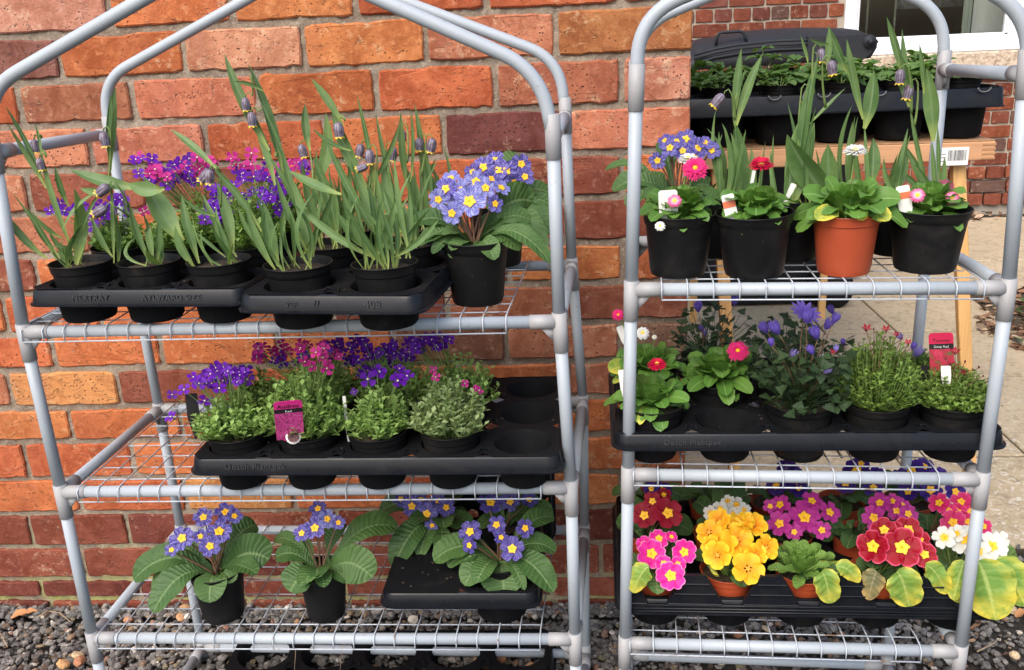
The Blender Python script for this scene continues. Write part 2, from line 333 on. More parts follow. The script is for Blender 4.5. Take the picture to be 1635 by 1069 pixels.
# ------------------------------------------------------------------ racks
def fillet(pts, rad, n=8):
    P = [Vector(p) for p in pts]; out = [P[0]]
    for i in range(1, len(P)-1):
        a, b = (P[i-1]-P[i]), (P[i+1]-P[i]); k = rad[i-1]; A = P[i]+a.normalized()*k; B = P[i]+b.normalized()*k
        for t in range(n+1):
            s = t/n; out.append(A*(1-s)**2+P[i]*2*s*(1-s)+B*s*s)
    out.append(P[-1]); return out
RT, RC = .0092, .0107
def make_rack(label, FL, FR, RL, RR, FU, arches, Ys, base_z=.03, nw=22, ends=((.004, .075), (.034, .045), (.014, .055))):
    """FL.. are 3-D joints of the three shelves, FU the four upper joints, arches the tube runs"""
    rack = thing('plant_rack', label, 'rack', (0, 0, 0), 'tubular plant racks')
    def pipe(name, pts, r_=RT, mat=M_PIPE, seg=14):
        mb = MB(); tube(mb, pts, r_, seg); return link(name, mb.mesh(name, mat), rack)
    def conn(P, dirs, drop):
        mb = MB(); tube(mb, [P+dirs[0]*.030, P+dirs[0]*.0295, P+dirs[1]*(drop-.0005), P+dirs[1]*drop], [RT+.0002, RC, RC, RT+.0002], 16)
        for d in dirs[2:]: tube(mb, [P+d*.006, P+d*.0415, P+d*.042], [RC, RC, RT+.0002], 16)
        # moulded gusset under the sleeve
        for d in dirs[2:]:
            n = d.cross(dirs[1]).normalized()*.0025
            a, b, c = P+d*.009+dirs[1]*.008, P+d*.028+dirs[1]*.008, P+d*.009+dirs[1]*.03
            mb.add([a+n, b+n, c+n, a-n, b-n, c-n], [(0, 1, 2), (3, 5, 4), (0, 3, 4, 1), (1, 4, 5, 2), (2, 5, 3, 0)])
        link('connector', mb.mesh('connector', M_CONN), rack)
    cols = {}
    for nm, J, up in (('FL', FL, FU[0]), ('FR', FR, FU[1]), ('RL', RL, FU[2]), ('RR', RR, FU[3])):
        d = (J[2]-J[1]); foot = J[2]+d*((J[2].z-0.0)/-d.z); chain = [up]+list(J)+[foot]; cols[nm] = chain
        for a, b in zip(chain[:-1], chain[1:]):
            pipe('post', [a+(b-a)*.01, b])
    for k in range(3):
        a, b, c, d = FL[k], FR[k], RL[k], RR[k]
        for p, q in ((a, b), (c, d), (a, c), (b, d)): pipe('rail', [p, q])
    for nm, (i, j) in dict(FL=('FR', 'RL'), FR=('FL', 'RR'), RL=('RR', 'FL'), RR=('RL', 'FR')).items():
        ch, ci, cj = cols[nm], cols[i], cols[j]
        for k in range(1, 4):
            P = ch[k]; up = (ch[k-1]-P).normalized(); dn = (ch[k+1]-P).normalized()
            conn(P, [up*.45, dn, (ci[k]-P).normalized(), (cj[k]-P).normalized()], .045)
        P = ch[0]; dn = (ch[1]-P).normalized(); conn(P, [-dn, dn, (cj[0]-P).normalized()], .030)
    pipe('rail', [FU[0], FU[2]]); pipe('rail', [FU[1], FU[3]])
    for arc in arches: pipe('arch', arc)
    # base rails near the ground at the back and sides
    B = {n_: cols[n_][3]+(cols[n_][4]-cols[n_][3])*((cols[n_][3].z-base_z)/cols[n_][3].z) for n_ in cols}
    for p, q in (('RL', 'RR'), ('RL', 'FL'), ('RR', 'FR')): pipe('rail', [B[p], B[q]])
    for n_, (i, j) in dict(RL=('RR', 'FL'), RR=('RL', 'FR')).items(): conn(B[n_], [Vector((0, 0, .8)), Vector((0, 0, -1)), (B[i]-B[n_]).normalized(), (B[j]-B[n_]).normalized()], .025)
    # wire shelves
    for k in range(3):
        a, b, c, d = FL[k], FR[k], RL[k], RR[k]; up = Vector((0, 0, RT+.0016)); u = (b-a).normalized()
        i0, i1 = ends[k]
        A0, A1, C0, C1 = a+u*i0, b-u*i1, c+u*i0, d-u*i1; back = ((C0-A0)+(C1-A1))/2; back.z = 0; bk = back.normalized()
        mb = MB(); lip = -bk*(RT+.003)+Vector((0, 0, -.012))
        tube(mb, [A0+lip, A1+lip], .0012, 6); link_shelf = link('wire_shelf', mb.mesh('wire_shelf', M_WIRE), rack)
        mw_ = MB(); base_pts = None
        for t in range(nw+1):
            s = t/nw; F = A0.lerp(A1, s); G = C0.lerp(C1, s)+bk*.004
            pts = [F+lip, F-bk*(RT+.003)+Vector((0, 0, RT*.6)), F+up-bk*.003, F+up+bk*.02, G+up+Vector((0, 0, 0))]
            m2 = MB(); tube(m2, pts, .0011, 6); link('wire', m2.mesh('wire', M_WIRE), link_shelf)
        nc = 8
        for t in range(nc):
            s = (t+.6)/nc; p, q = A0.lerp(C0, s)+up-Vector((0, 0, .0025)), A1.lerp(C1, s)+up-Vector((0, 0, .0025))
            m2 = MB(); tube(m2, [p, q], .0011, 6); link('wire', m2.mesh('wire', M_WIRE), link_shelf)
    return rack
def ypl(o, w_, yaw, d): return o[1], o[1]+w_*math.sin(yaw), o[1]+d*math.cos(yaw), o[1]+w_*math.sin(yaw)+d*math.cos(yaw)
yFL, yFR, yRL, yRR = ypl((-.718, -.524), .809, -.026, .350)
LFL = [atY(38, 530, yFL), atY(98, 785, yFL), atY(148, 1018, yFL)]; LFR = [atY(893, 513, yFR), atY(912, 778, yFR), atY(918, 1020, yFR)]
LRL = [atY(213, 437, yRL), atY(254, 653, yRL), atY(289, 846, yRL)]; LRR = [atY(913, 423, yRR), atY(931, 641, yRR), atY(933, 846, yRR)]
LU = [atY(-10, 243, yFL), atY(883, 218, yFR), atY(176, 213, yRL), atY(903, 184, yRR)]
def arch(U0, bend0, peak, bend1, U1, Y0, Y1, rad=(.055, .05, .055)):
    ym = (Y0+Y1)/2; return fillet([U0, atY(*bend0, Y0), atY(*peak, ym), atY(*bend1, Y1), U1], rad, 10)
LA = [arch(LU[0], (-22, 143), (392, -96), (862, 112), LU[1], yFL, yFR), arch(LU[2], (163, 128), (491, -56), (893, 94), LU[3], yRL, yRR)]
make_rack('wide grey tubular plant rack at the left with three wire shelves', LFL, LFR, LRL, LRR, LU, LA, None)
yFL2, yFR2, yRL2, yRR2 = ypl((.182, -.536), .498, -.061, .337)
RFL = [atY(1008, 462, yFL2), atY(1003, 757, yFL2), atY(998, 1026, yFL2)]; RFR = [atY(1610, 459, yFR2), atY(1568, 765, yFR2), atY(1533, 1040, yFR2)]
RRL = [atY(1011, 386, yRL2), atY(1004, 645, yRL2), atY(1003, 870, yRL2)]; RRR = [atY(1481, 382, yRR2), atY(1455, 655, yRR2), atY(1432, 890, yRR2)]
RU = [atY(1016, 140, yFL2), atY(1638, 118, yFR2), atY(1014, 125, yRL2), atY(1506, 111, yRR2)]
RA = [arch(RU[0], (1020, 24), (1377, -126), (1650, 25), RU[1], yFL2, yFR2), arch(RU[2], (1022, 40), (1290, -72), (1508, 16), RU[3], yRL2, yRR2)]
make_rack('narrower grey tubular plant rack at the right beside the wall corner', RFL, RFR, RRL, RRR, RU, RA, None, nw=12, ends=((.042, .034), (.008, .062), (.008, .060)))
def shz(a, b, c, d): return (a.z+b.z+c.z+d.z)/4
LZ = [(LFL[k].z+LFR[k].z)/2+RT+.003 for k in range(3)]; RZ = [(RFL[k].z+RFR[k].z)/2+RT+.003 for k in range(3)]
print('shelf z', LZ, RZ, [(LRL[k].z, LRR[k].z) for k in range(3)], [(RRL[k].z, RRR[k].z) for k in range(3)])
# ------------------------------------------------------------------ ground
def ground_sheet():
    mb = MB(); box(mb, (-60, -60, -.5), (60, 60, -.004)); t = NT('dark_soil'); p = t.pos(); n = t.noise(p, 40, 6, .75); n2 = t.noise(p, 5, 4)
    c = t.mix(t.rng(n, .35, .7), (.022, .018, .014), (.085, .07, .052)); c = t.mix(t.rng(n2, .5, .7), c, (.05, .05, .03)); t.base(c); t.rough(1.); t.bump(n, 1., .02)
    o = link('ground', mb.mesh('ground', t.m, False)); o['kind'] = 'structure'
ground_sheet()
def m_slab():
    t = NT('old_concrete'); p = t.pos(); n1 = t.noise(p, 3.2, 6, .7, .4); n2 = t.noise(p, 90, 5, .75); n3 = t.noise(p, 26, 5, .75, .5); oi = t.oi()
    c = t.mix(t.rng(n1, .3, .7), (.36, .28, .17), (.52, .42, .27)); c = t.mix(t.rng(n2, .45, .75), c, (.58, .49, .34)); c = t.mix(t.math('MULTIPLY', t.rng(n3, .53, .66), .65), c, (.16, .125, .08))
    sx = t.n('ShaderNodeSeparateXYZ'); t.l(p, sx.inputs[0]); m_ = t.math('MULTIPLY', t.rng(sx.outputs[1], .35, 1.5, 1, 0), t.rng(sx.outputs[0], .7, 1.3, .3, 1))
    n4 = t.noise(p, 38, 4, .7, 1.2); c = t.mix(t.math('MULTIPLY', t.rng(n4, .55, .60), m_), c, (.68, .64, .55))
    c = t.mix(t.math('MULTIPLY', oi.outputs['Random'], .15), c, (.24, .2, .15))
    t.base(c); t.rough(.95); t.bump(t.math('ADD', n2, t.math('MULTIPLY', n3, .8)), .6, .004); return t.m
M_SLAB = m_slab(); M_JOINT = m_soil('joint_dirt', (.03, .022, .014), (.12, .09, .05))
mb = MB(); box(mb, (.345, .235, -.03), (4.6, 4.25, .004)); path = link('path', mb.mesh('path', M_JOINT, False)); path['kind'] = 'structure'
r = random.Random(5)
for (y0, y1) in ((.24, .745), (.75, 1.395), (1.40, 1.925), (1.93, 2.48), (2.485, 3.1), (3.105, 4.24)):
    off = r.uniform(0, .3); x = .35
    xs = [.35, .35+.5+off, 1.42+r.uniform(-.1, .1), 2.15+r.uniform(-.1, .1), 2.95+r.uniform(-.1, .1), 3.7+r.uniform(-.1, .1), 4.59]
    for a, b in zip(xs[:-1], xs[1:]):
        mb = MB(); bevbox(mb, (a+.004, y0+.004, -.02), (b-.004, y1-.004, .012+r.uniform(-.002, .002)), .003); link('paving_slab', mb.mesh('paving_slab', M_SLAB, False), path)

# gravel: real stones, too many to count
ICO = None
def ico():
    t = (1+5**.5)/2; v = [(-1, t, 0), (1, t, 0), (-1, -t, 0), (1, -t, 0), (0, -1, t), (0, 1, t), (0, -1, -t), (0, 1, -t), (t, 0, -1), (t, 0, 1), (-t, 0, -1), (-t, 0, 1)]
    f = [(0, 11, 5), (0, 5, 1), (0, 1, 7), (0, 7, 10), (0, 10, 11), (1, 5, 9), (5, 11, 4), (11, 10, 2), (10, 7, 6), (7, 1, 8), (3, 9, 4), (3, 4, 2), (3, 2, 6), (3, 6, 8), (3, 8, 9), (4, 9, 5), (2, 4, 11), (6, 2, 10), (8, 6, 7), (9, 8, 1)]
    return np.array(v)/math.sqrt(1+t*t), np.array(f)
def ico2():
    v, f = ico(); v = list(map(tuple, v)); e = {}; nf = []
    def mid(a, b):
        k = (min(a, b), max(a, b))
        if k not in e: p = (np.array(v[a])+np.array(v[b])); e[k] = len(v); v.append(tuple(p/np.linalg.norm(p)))
        return e[k]
    for a, b, c in f: x, y, z = mid(a, b), mid(b, c), mid(c, a); nf += [(a, x, z), (x, b, y), (z, y, c), (x, y, z)]
    return np.array(v), np.array(nf)
IV, IF = ico(); IV2, IF2 = ico2()
def stones(name, spots, mat, label=None, cat=None):
    rs = np.random.RandomState(11); V = []; F = []; C = []; b = 0
    for (x, y, z, s, col, rnd) in spots:
        iv, jf = (IV2, IF2) if rnd else (IV, IF)
        q = iv*(1+rs.uniform(-.30, .30, (len(iv), 1))*(0.35 if rnd else 1))*np.array([rs.uniform(.8, 1.35), rs.uniform(.75, 1.2), rs.uniform(.5, .85)])
        a, c_ = rs.uniform(0, 6.28), rs.uniform(-.6, .6); ca, sa = math.cos(a), math.sin(a); cc, sc_ = math.cos(c_), math.sin(c_)
        q = q@np.array([[1, 0, 0], [0, cc, -sc_], [0, sc_, cc]])@np.array([[ca, -sa, 0], [sa, ca, 0], [0, 0, 1]])
        V.append(q*s+np.array([x, y, z])); F.append(jf+b); b += len(iv); C.append(np.tile(col, (len(iv), 1)))
    V = np.vstack(V); F = np.vstack(F); C = np.vstack(C); me = bpy.data.meshes.new(name); me.from_pydata(V.tolist(), [], F.tolist()); me.materials.append(mat)
    ca = me.color_attributes.new('stone_colour', 'FLOAT_COLOR', 'POINT'); ca.data.foreach_set('color', np.hstack([C, np.ones((len(C), 1))]).astype(np.float32).ravel())
    o = link(name, me); o['kind'] = 'stuff'
    if label: o['label'] = label; o['category'] = cat
    return o
t = NT('gravel_stone'); a = t.n('ShaderNodeVertexColor', layer_name='stone_colour'); n = t.noise(t.pos(), 220, 5, .75); n2 = t.noise(t.pos(), 60, 3)
t.base(t.mix(1., a.outputs[0], t.ramp(n, [(.3, (.55, .55, .55)), (.7, (1.5, 1.45, 1.4))]), 'MULTIPLY')); t.rough(.85); t.bump(t.math('ADD', n, n2), .7, .003); M_STONE = t.m
r = random.Random(9); sp = []
def stone_col(warm=.06):
    k = r.random()
    if k < .66: g = r.uniform(.07, .19); return (g, g*.95, g*.9)
    if k < .86: g = r.uniform(.17, .33); return (g, g*.93, g*.85)
    if k < .955-warm: g = r.uniform(.05, .09); return (g*1.3, g*.9, g*.65)
    if k < .985: return (.26*r.uniform(.7, 1), .17*r.uniform(.8, 1), .10)
    return (.55, .50, .43)
for i in range(19000):
    x = r.uniform(-1.85, 1.45); y = -abs(r.gauss(0, .26)) + .02 if r.random() < .82 else r.uniform(-1.3, 0)
    if x > XC-.01: y += r.uniform(0, .26)
    elif y > -.012: y = -.012-r.random()*.03
    if y < -1.35: continue
    dirt = x > .95 and y > -.35
    if dirt and r.random() < .5: continue
    z = r.uniform(-.001, .012) + (.012 if (y > -.05 and x < XC) else 0) + .006*noise.noise(Vector((x*4, y*4, 0)))
    s = r.choice((.004, .005, .0062, .0075, .009))*r.uniform(.85, 1.2)*(1.0 if not dirt else .8); sp.append((x, y, z, s, stone_col(), False))
for i in range(55):   # rounded tan and cream pebbles among the dark chips
    x = r.uniform(-1.3, 1.35); y = -r.uniform(.02, .42)+(r.uniform(0, .3) if x > .4 else 0); sp.append((x, y, .017, r.uniform(.007, .0125), r.choice([(.48, .27, .14), (.52, .40, .25), (.55, .50, .40), (.38, .17, .09)]), True))
for (px, py, s, c) in ((330, 920, .012, (.40, .23, .11)), (1292, 857+73, .013, (.50, .30, .13)), (1370, 870+60, .010, (.55, .42, .25)), (1640/1.0-20, 1047, .012, (.62, .48, .30)), (1120, 1010, .010, (.5, .42, .3)), (101+0, 1061, .012, (.52, .30, .14)), (660, 990, .010, (.6, .55, .45)), (462, 968, .010, (.65, .63, .58)), (300, 985, .009, (.62, .60, .55)), (205, 990, .009, (.45, .22, .12))):
    p = atZ(px, py, .02); sp.append((p.x, min(p.y, -.02) if p.x < XC else p.y, .022, s, c, True))
stones('gravel', sp, M_STONE)
# leaf litter bed to the far right and along the house
t = NT('leaf_litter'); a = t.n('ShaderNodeVertexColor', layer_name='stone_colour'); t.base(a.outputs[0]); t.rough(.8); M_LIT = t.m
def litter(name, region, n_, seed, smin, smax):
    rs = random.Random(seed); V = []; F = []; C = []
    for i in range(n_):
        x, y = region(rs); z = rs.uniform(.004, .03); s = rs.uniform(smin, smax); A = rs.uniform(0, 6.28); M_ = Matrix.Rotation(A, 3, 'Z')@Matrix.Rotation(rs.gauss(0, .5), 3, 'X')@Matrix.Rotation(rs.gauss(0, .4), 3, 'Y'); b = len(V)
        pts = [(-1, 0, 0), (-.4, -.42, .1), (.4, -.36, .12), (1, 0, .05), (.4, .38, .15), (-.4, .4, .1), (0, 0, -.06)]
        for p in pts: q = M_@Vector(p)*s; V.append((q.x+x, q.y+y, q.z+z))
        F += [(b, b+1, b+6), (b+1, b+2, b+6), (b+2, b+3, b+6), (b+3, b+4, b+6), (b+4, b+5, b+6), (b+5, b, b+6)]
        k = rs.random(); c = (.22, .115, .06) if k < .4 else (.11, .055, .03) if k < .7 else (.36, .25, .16) if k < .9 else (.06, .10, .03); j = rs.uniform(.7, 1.2); C += [[c[0]*j, c[1]*j, c[2]*j, 1]]*7
    me = bpy.data.meshes.new(name); me.from_pydata(V, [], F); me.materials.append(M_LIT); ca = me.color_attributes.new('stone_colour', 'FLOAT_COLOR', 'POINT'); ca.data.foreach_set('color', np.array(C, dtype=np.float32).ravel())
    o = link(name, me); o['kind'] = 'stuff'
def bed(s):
    while True:
        x, y = s.uniform(1.7, 3.6), s.uniform(1.35, 2.55)
        if x > 1.83+(2.2-y)*-.10+.05*math.sin(y*9)+(max(0, y-2.25)*.3) and (y < 2.5 or s.random() < .3): return x, y
mb = MB(); bevbox(mb, (1.90, 1.40, -.02), (3.6, 2.50, .014), .006); o = link('flower_bed', mb.mesh('flower_bed', M_JOINT, False)); o['kind'] = 'structure'
litter('leaf_litter', bed, 2400, 21, .016, .040)
litter('leaf_litter', lambda s: (s.uniform(.4, 4.5), 4.36-abs(s.gauss(0, .13))), 500, 22, .012, .035)
litter('leaf_litter', lambda s: (s.uniform(.9, 1.5), s.uniform(-.3, .22)), 60, 23, .008, .016)

# ------------------------------------------------------------------ far house wall, window, sill
HY = 4.40
house = thing('brick_house', 'red brick house wall with a white window beyond the paved path', 'house', (2, HY, 0))
house.location = (0, 0, 0)
win = dict(x0=atY(1347, 60, HY).x, x1=atY(1629, 60, HY).x, zb=atY(1500, 76, HY).z); H_TOP = 3.4
mb = MB(); zs0 = atY(1500, 112, HY).z; x0, x1 = -.6, 6.2
for lo, hi in (((x0, HY+.012, -.1), (win['x0'], HY+.3, H_TOP)), ((win['x1'], HY+.012, -.1), (x1, HY+.3, H_TOP)), ((win['x0'], HY+.012, -.1), (win['x1'], HY+.3, win['zb']-.13)), ((win['x0'], HY+.012, win['zb']+1.5), (win['x1'], HY+.3, H_TOP))): box(mb, lo, hi)
link('mortar', mb.mesh('mortar', simple('pale_pointing', (.36, .31, .25), .95, .2, 200, .5), False), house)
c = .0868; zj0 = atY(1163, 12, HY).z; rows = []; k0 = int(zj0/c); zbase = zj0-k0*c
hx = atY(1163, 22, HY).x; r = random.Random(17); stuffb = []; meshes = {}
def fbrick(wid, seed):
    key = (round(wid, 3), seed % 4)
    if key not in meshes: meshes[key] = brick_mesh('brick', wid, c-.011, .05, seed*7.7, M_FARB, .0014, 4, 2, .003)
    return meshes[key]
def fcol():
    k = r.random(); cc = (.20, .058, .033) if k < .5 else (.26, .080, .040) if k < .75 else (.155, .052, .038) if k < .9 else (.13, .072, .055); j = r.uniform(.85, 1.15); return tuple(v*j for v in cc)
cnt = 0
for kk in range(-1, int(H_TOP/c)+1):
    z0_ = zbase+kk*c; row = kk-k0; stretch = (row % 2 == 0)    # row 0: just above the measured joint
    if z0_ < .015: continue
    pitch = .226 if stretch else .1175; n0 = int((-.5-hx)/pitch)-1; x = hx+pitch*n0+(0 if stretch else .028)
    plinth = z0_ < .24
    while x < x1-.1:
        a, b = x, x+pitch; x += pitch
        zc = z0_+c/2
        if b <= x0: continue
        if zc > win['zb']-.14 and zc < win['zb']+1.5:
            if a < win['x1']+.03 and b > win['x0']-.03:
                if a < win['x0']-.05 < b: b = win['x0']-.004
                elif a < win['x1']+.03 < b: a = win['x1']+.03
                else: continue
        if b-a < .04: continue
        P = np.array([(a+b)/2, HY, zc])-CAMP; dep = P@CF; px = 817.5+FPX*(P@CR)/dep; py = 534.5-FPX*(P@CU)/dep
        seen = (px > 1085 and px < 1660 and py > -25 and py < 370) and not (1150 < px < 1480 and 130 < py < 330)
        if seen and cnt < 300:
            cnt += 1; link('brick', fbrick(b-a-.010, r.randrange(99)), house, ((a+b)/2, HY+(-.02 if plinth else 0), zc), color=fcol())
        else: stuffb.append((a+.005, b-.005, z0_+.0055, z0_+c-.0055))
mb = MB()
for a, b, q, s in stuffb: box(mb, (a, HY+.001, q), (b, HY+.04, s))
t = NT('house_brick_joined'); o_ = link('brickwork', mb.mesh('brickwork', M_FARB, False), house, color=(.27, .075, .038), kind='stuff')
# window
W = house; f = win; fy = HY-.01
def wbox(name, lo, hi, mat=M_WHITE, b=.006, parent=house):
    mb = MB(); bevbox(mb, lo, hi, b); return link(name, mb.mesh(name, mat, False), parent)
wx0, wx1, wz0, wz1 = f['x0'], f['x1'], f['zb'], f['zb']+1.48
mb = MB(); j = .075
for lo, hi in (((wx0, fy, wz0), (wx0+j, fy+.08, wz1)), ((wx1-j, fy, wz0), (wx1, fy+.08, wz1)), ((wx0+j, fy+.004, wz0), (wx1-j, fy+.08, wz0+.062)), ((wx0+j, fy+.004, wz1-.07), (wx1-j, fy+.08, wz1)), ((wx0+j-.01, fy-.03, wz0-.028), (wx1+.01, fy+.03, wz0+.008))): bevbox(mb, lo, hi, .005)
wf = link('window', mb.mesh('window', M_WHITE, False), house)
mb = MB()
for lo, hi in (((wx0+j, fy+.02, wz0+.062), (wx0+j+.018, fy+.06, wz1-.07)), ((wx1-j-.022, fy+.02, wz0+.062), (wx1-j, fy+.06, wz1-.07)), ((wx0+j, fy+.02, wz0+.062), (wx1-j, fy+.06, wz0+.078))): bevbox(mb, lo, hi, .004)
link('glazing_bead', mb.mesh('glazing_bead', M_WHITE, False), wf)
gt = NT('window_glass'); gt.b.inputs['Transmission Weight'].default_value = 1; gt.b.inputs['Roughness'].default_value = .02; gt.b.inputs['IOR'].default_value = 1.5; gt.base((.92, .96, .95))
mb = MB(); box(mb, (wx0+j+.005, fy+.035, wz0+.065), (wx1-j-.005, fy+.04, wz1-.075)); link('pane', mb.mesh('pane', gt.m, False), wf)
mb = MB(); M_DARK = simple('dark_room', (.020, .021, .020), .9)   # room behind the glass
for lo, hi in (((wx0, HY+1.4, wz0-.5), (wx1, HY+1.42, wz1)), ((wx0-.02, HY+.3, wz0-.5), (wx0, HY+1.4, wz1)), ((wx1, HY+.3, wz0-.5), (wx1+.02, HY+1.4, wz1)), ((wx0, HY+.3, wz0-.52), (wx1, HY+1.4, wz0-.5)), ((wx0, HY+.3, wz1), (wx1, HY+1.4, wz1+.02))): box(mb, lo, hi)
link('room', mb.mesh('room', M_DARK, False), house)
def curtain(name, xa_, xb_, c_, amp, n_=40, yy=HY+.18):
    mb = MB(); v = []
    for i in range(n_+1):
        x = xa_+(xb_-xa_)*i/n_; y = yy+amp*math.sin(i*1.1)+amp*.5*math.sin(i*.37)
        v += [(x, y, wz0-.1), (x, y, wz1)]
    mb.add(v, [(2*i, 2*i+2, 2*i+3, 2*i+1) for i in range(n_)]); link(name, mb.mesh(name, simple(name+'_cloth', c_, .9), True), house)
curtain('curtain', atY(1536, 40, HY+.18).x, atY(1549, 40, HY+.18).x, (.42, .47, .40), .012)
curtain('blind', atY(1551, 40, HY+.22).x, atY(1612, 40, HY+.22).x, (.52, .53, .49), .003, 12, HY+.22)
M_POLE = simple('interior_edge', (.16, .17, .12), .6)
for px in (1383, 1427): 
    p = atY(px, 30, HY+.5); mb = MB(); box(mb, (p.x, HY+.5, wz0), (p.x+.012, HY+.51, wz1)); link('picture_edge', mb.mesh('picture_edge', M_POLE, False), house)
p0, p1 = atY(1428, 40, HY+.9), atY(1535, 40, HY+.9); mb = MB(); box(mb, (p0.x, HY+.9, wz0+.25), (p1.x, HY+.92, wz1)); tt = NT('grey_wallpaper'); n = tt.noise(tt.pos(), 9, 5, .7, 1.5); tt.base(tt.ramp(n, [(.35, (.03, .035, .035)), (.7, (.16, .175, .18))])); tt.rough(.9); link('wall_panel', mb.mesh('wall_panel', tt.m, False), house)
ms = NT('pale_stone'); p = ms.pos(); n = ms.noise(p, 30, 6, .75, .6); n2 = ms.noise(p, 6, 3); ms.base(ms.ramp(n, [(.38, (.26, .18, .12)), (.52, (.52, .42, .32)), (.72, (.68, .58, .46))])); ms.rough(.9); ms.bump(n, .6, .01)
wbox('sill', (wx0-.02, HY-.06, wz0-.16), (wx1+.6, HY+.05, wz0-.03), ms.m, .01)
wbox('sill_strip', (wx0-.02, HY-.035, wz0-.19), (wx1+.6, HY+.03, wz0-.165), simple('dark_brown', (.05, .035, .03), .9), .004)  # dark brown bar along the underside of the sill

# ------------------------------------------------------------------ wheelie bin
BY = 2.34
bin_ = thing('wheelie_bin', 'black plastic wheelie bin with closed lid standing on the path', 'bin', (0, 0, 0))
bx0, bx1 = atY(1112, 400, BY).x, atY(1352, 400, BY).x; bz = atY(1250, 118, BY).z
mb = MB(); dpt = .62; v = []
for (z, ins) in ((.022, .022), (.04, .012), (bz-.09, 0), (bz-.085, -.02), (bz, -.02)):
    x0_, x1_, y0_, y1_ = bx0+ins, bx1-ins*.4, BY+ins*.7, BY+dpt-ins*.7; rr = .05
    for cx_, cy_, a0 in ((x1_-rr, y0_+rr, -PI/2), (x1_-rr, y1_-rr, 0), (x0_+rr, y1_-rr, PI/2), (x0_+rr, y0_+rr, PI)):
        for k in range(5): a = a0+k*PI/8; v.append((cx_+rr*math.cos(a), cy_+rr*math.sin(a), z))
f_ = [(i*20+k, i*20+(k+1) % 20, (i+1)*20+(k+1) % 20, (i+1)*20+k) for i in range(4) for k in range(20)]+[tuple(range(20))[::-1]]
mb.add(v, f_); link('body', mb.mesh('body', M_BIN), bin_)
# lid: a low dome in side view, drooping to a nose at the left, hinge lug at the right
prof = [(1098, 112, 92), (1106, 112, 84), (1120, 111, 76), (1145, 110, 70), (1175, 108, 64), (1210, 106, 58), (1250, 103, 54), (1290, 100, 52), (1330, 97, 52), (1365, 96, 53), (1390, 92, 56), (1400, 76, 62)]
v = []; ny = 9
for (px, pb, pt) in prof:
    lo, hi = atY(px, pb, BY-.03), atY(px, pt, BY-.03)
    for k in range(ny+1):
        s = k/ny; y = BY-.03+(dpt+.06)*s; dome = (math.sin(PI*s)**.5); edge = lo.z+(hi.z-lo.z)*.45
        z = edge+(hi.z-edge)*(dome)+.02*dome+(.008 if k in (2, 3, 6, 7) else 0)
        v.append((lo.x, y, z))
    for k in range(ny+1): v.append((lo.x, BY-.03+(dpt+.06)*(1-k/ny), lo.z))
N = 2*(ny+1); f_ = [(i*N+k, (i+1)*N+k, (i+1)*N+(k+1) % N, i*N+(k+1) % N) for i in range(len(prof)-1) for k in range(N)]+[tuple(range(N)), tuple((len(prof)-1)*N+k for k in range(N))[::-1]]
mb = MB(); mb.add(v, f_); lid = link('lid', recalc(mb.mesh('lid', M_BIN)), bin_)
for i, off in enumerate((62, 68, 76)):
    mb = MB(); pts = [atY(px, off+dy, BY-.034) for px, dy in ((1108, 26), (1140, 16), (1180, 9), (1240, 3), (1320, 0), (1385, 2))]; tube(mb, pts, .006, 6); link('rib', mb.mesh('rib', M_BIN), lid)
mb = MB(); tube(mb, fillet([atY(1143, 72, BY+.05), atY(1146, 52, BY+.05), atY(1187, 49, BY+.05), atY(1192, 68, BY+.05)], (.02, .02), 5), .007, 8); link('handle', mb.mesh('handle', M_BIN), lid)
mb = MB(); tube(mb, fillet([atY(1128, 73, BY+.3), atY(1133, 64, BY+.3), atY(1165, 60, BY+.3)], (.02,), 5), .006, 8); link('handle', mb.mesh('handle', M_BIN), lid)
hp = atY(1390, 66, BY-.064); mb = MB(); tube(mb, [hp, hp+Vector((0, dpt+.1, 0))], .026, 16); tube(mb, [hp+Vector((0, -.012, 0)), hp], .013, 12); link('hinge', mb.mesh('hinge', M_BIN), bin_)
mb = MB(); q = [atY(1290, 58, BY-.05), atY(1392, 54, BY-.05), atY(1403, 66, BY-.05), atY(1390, 86, BY-.05), atY(1368, 103, BY-.05), atY(1290, 97, BY-.05)]
mb.add([tuple(p) for p in q]+[tuple(p+Vector((0, .04, 0))) for p in q], [tuple(range(6)), tuple(range(6, 12))[::-1]]+[(k, (k+1) % 6, 6+(k+1) % 6, 6+k) for k in range(6)]); link('lug', recalc(mb.mesh('lug', M_BIN, False)), bin_)
for yy in (BY-.035, BY+dpt-.03):
    wp = atY(1322, 462, BY); wp.z = .105; mb = MB(); lathe(mb, [(.03, -.02), (.06, -.025), (.07, -.018), (.085, -.024), (.10, -.02), (.105, 0), (.10, .02), (.03, .02)], 28); wh = link('wheel', mb.mesh('wheel', M_POT), bin_, (wp.x, yy, .105), (PI/2, 0, 0))
    mb = MB(); lathe(mb, [(.0, -.03), (.022, -.03), (.028, -.022), (.028, .0)], 16); link('hub', mb.mesh('hub', M_BIN), wh)

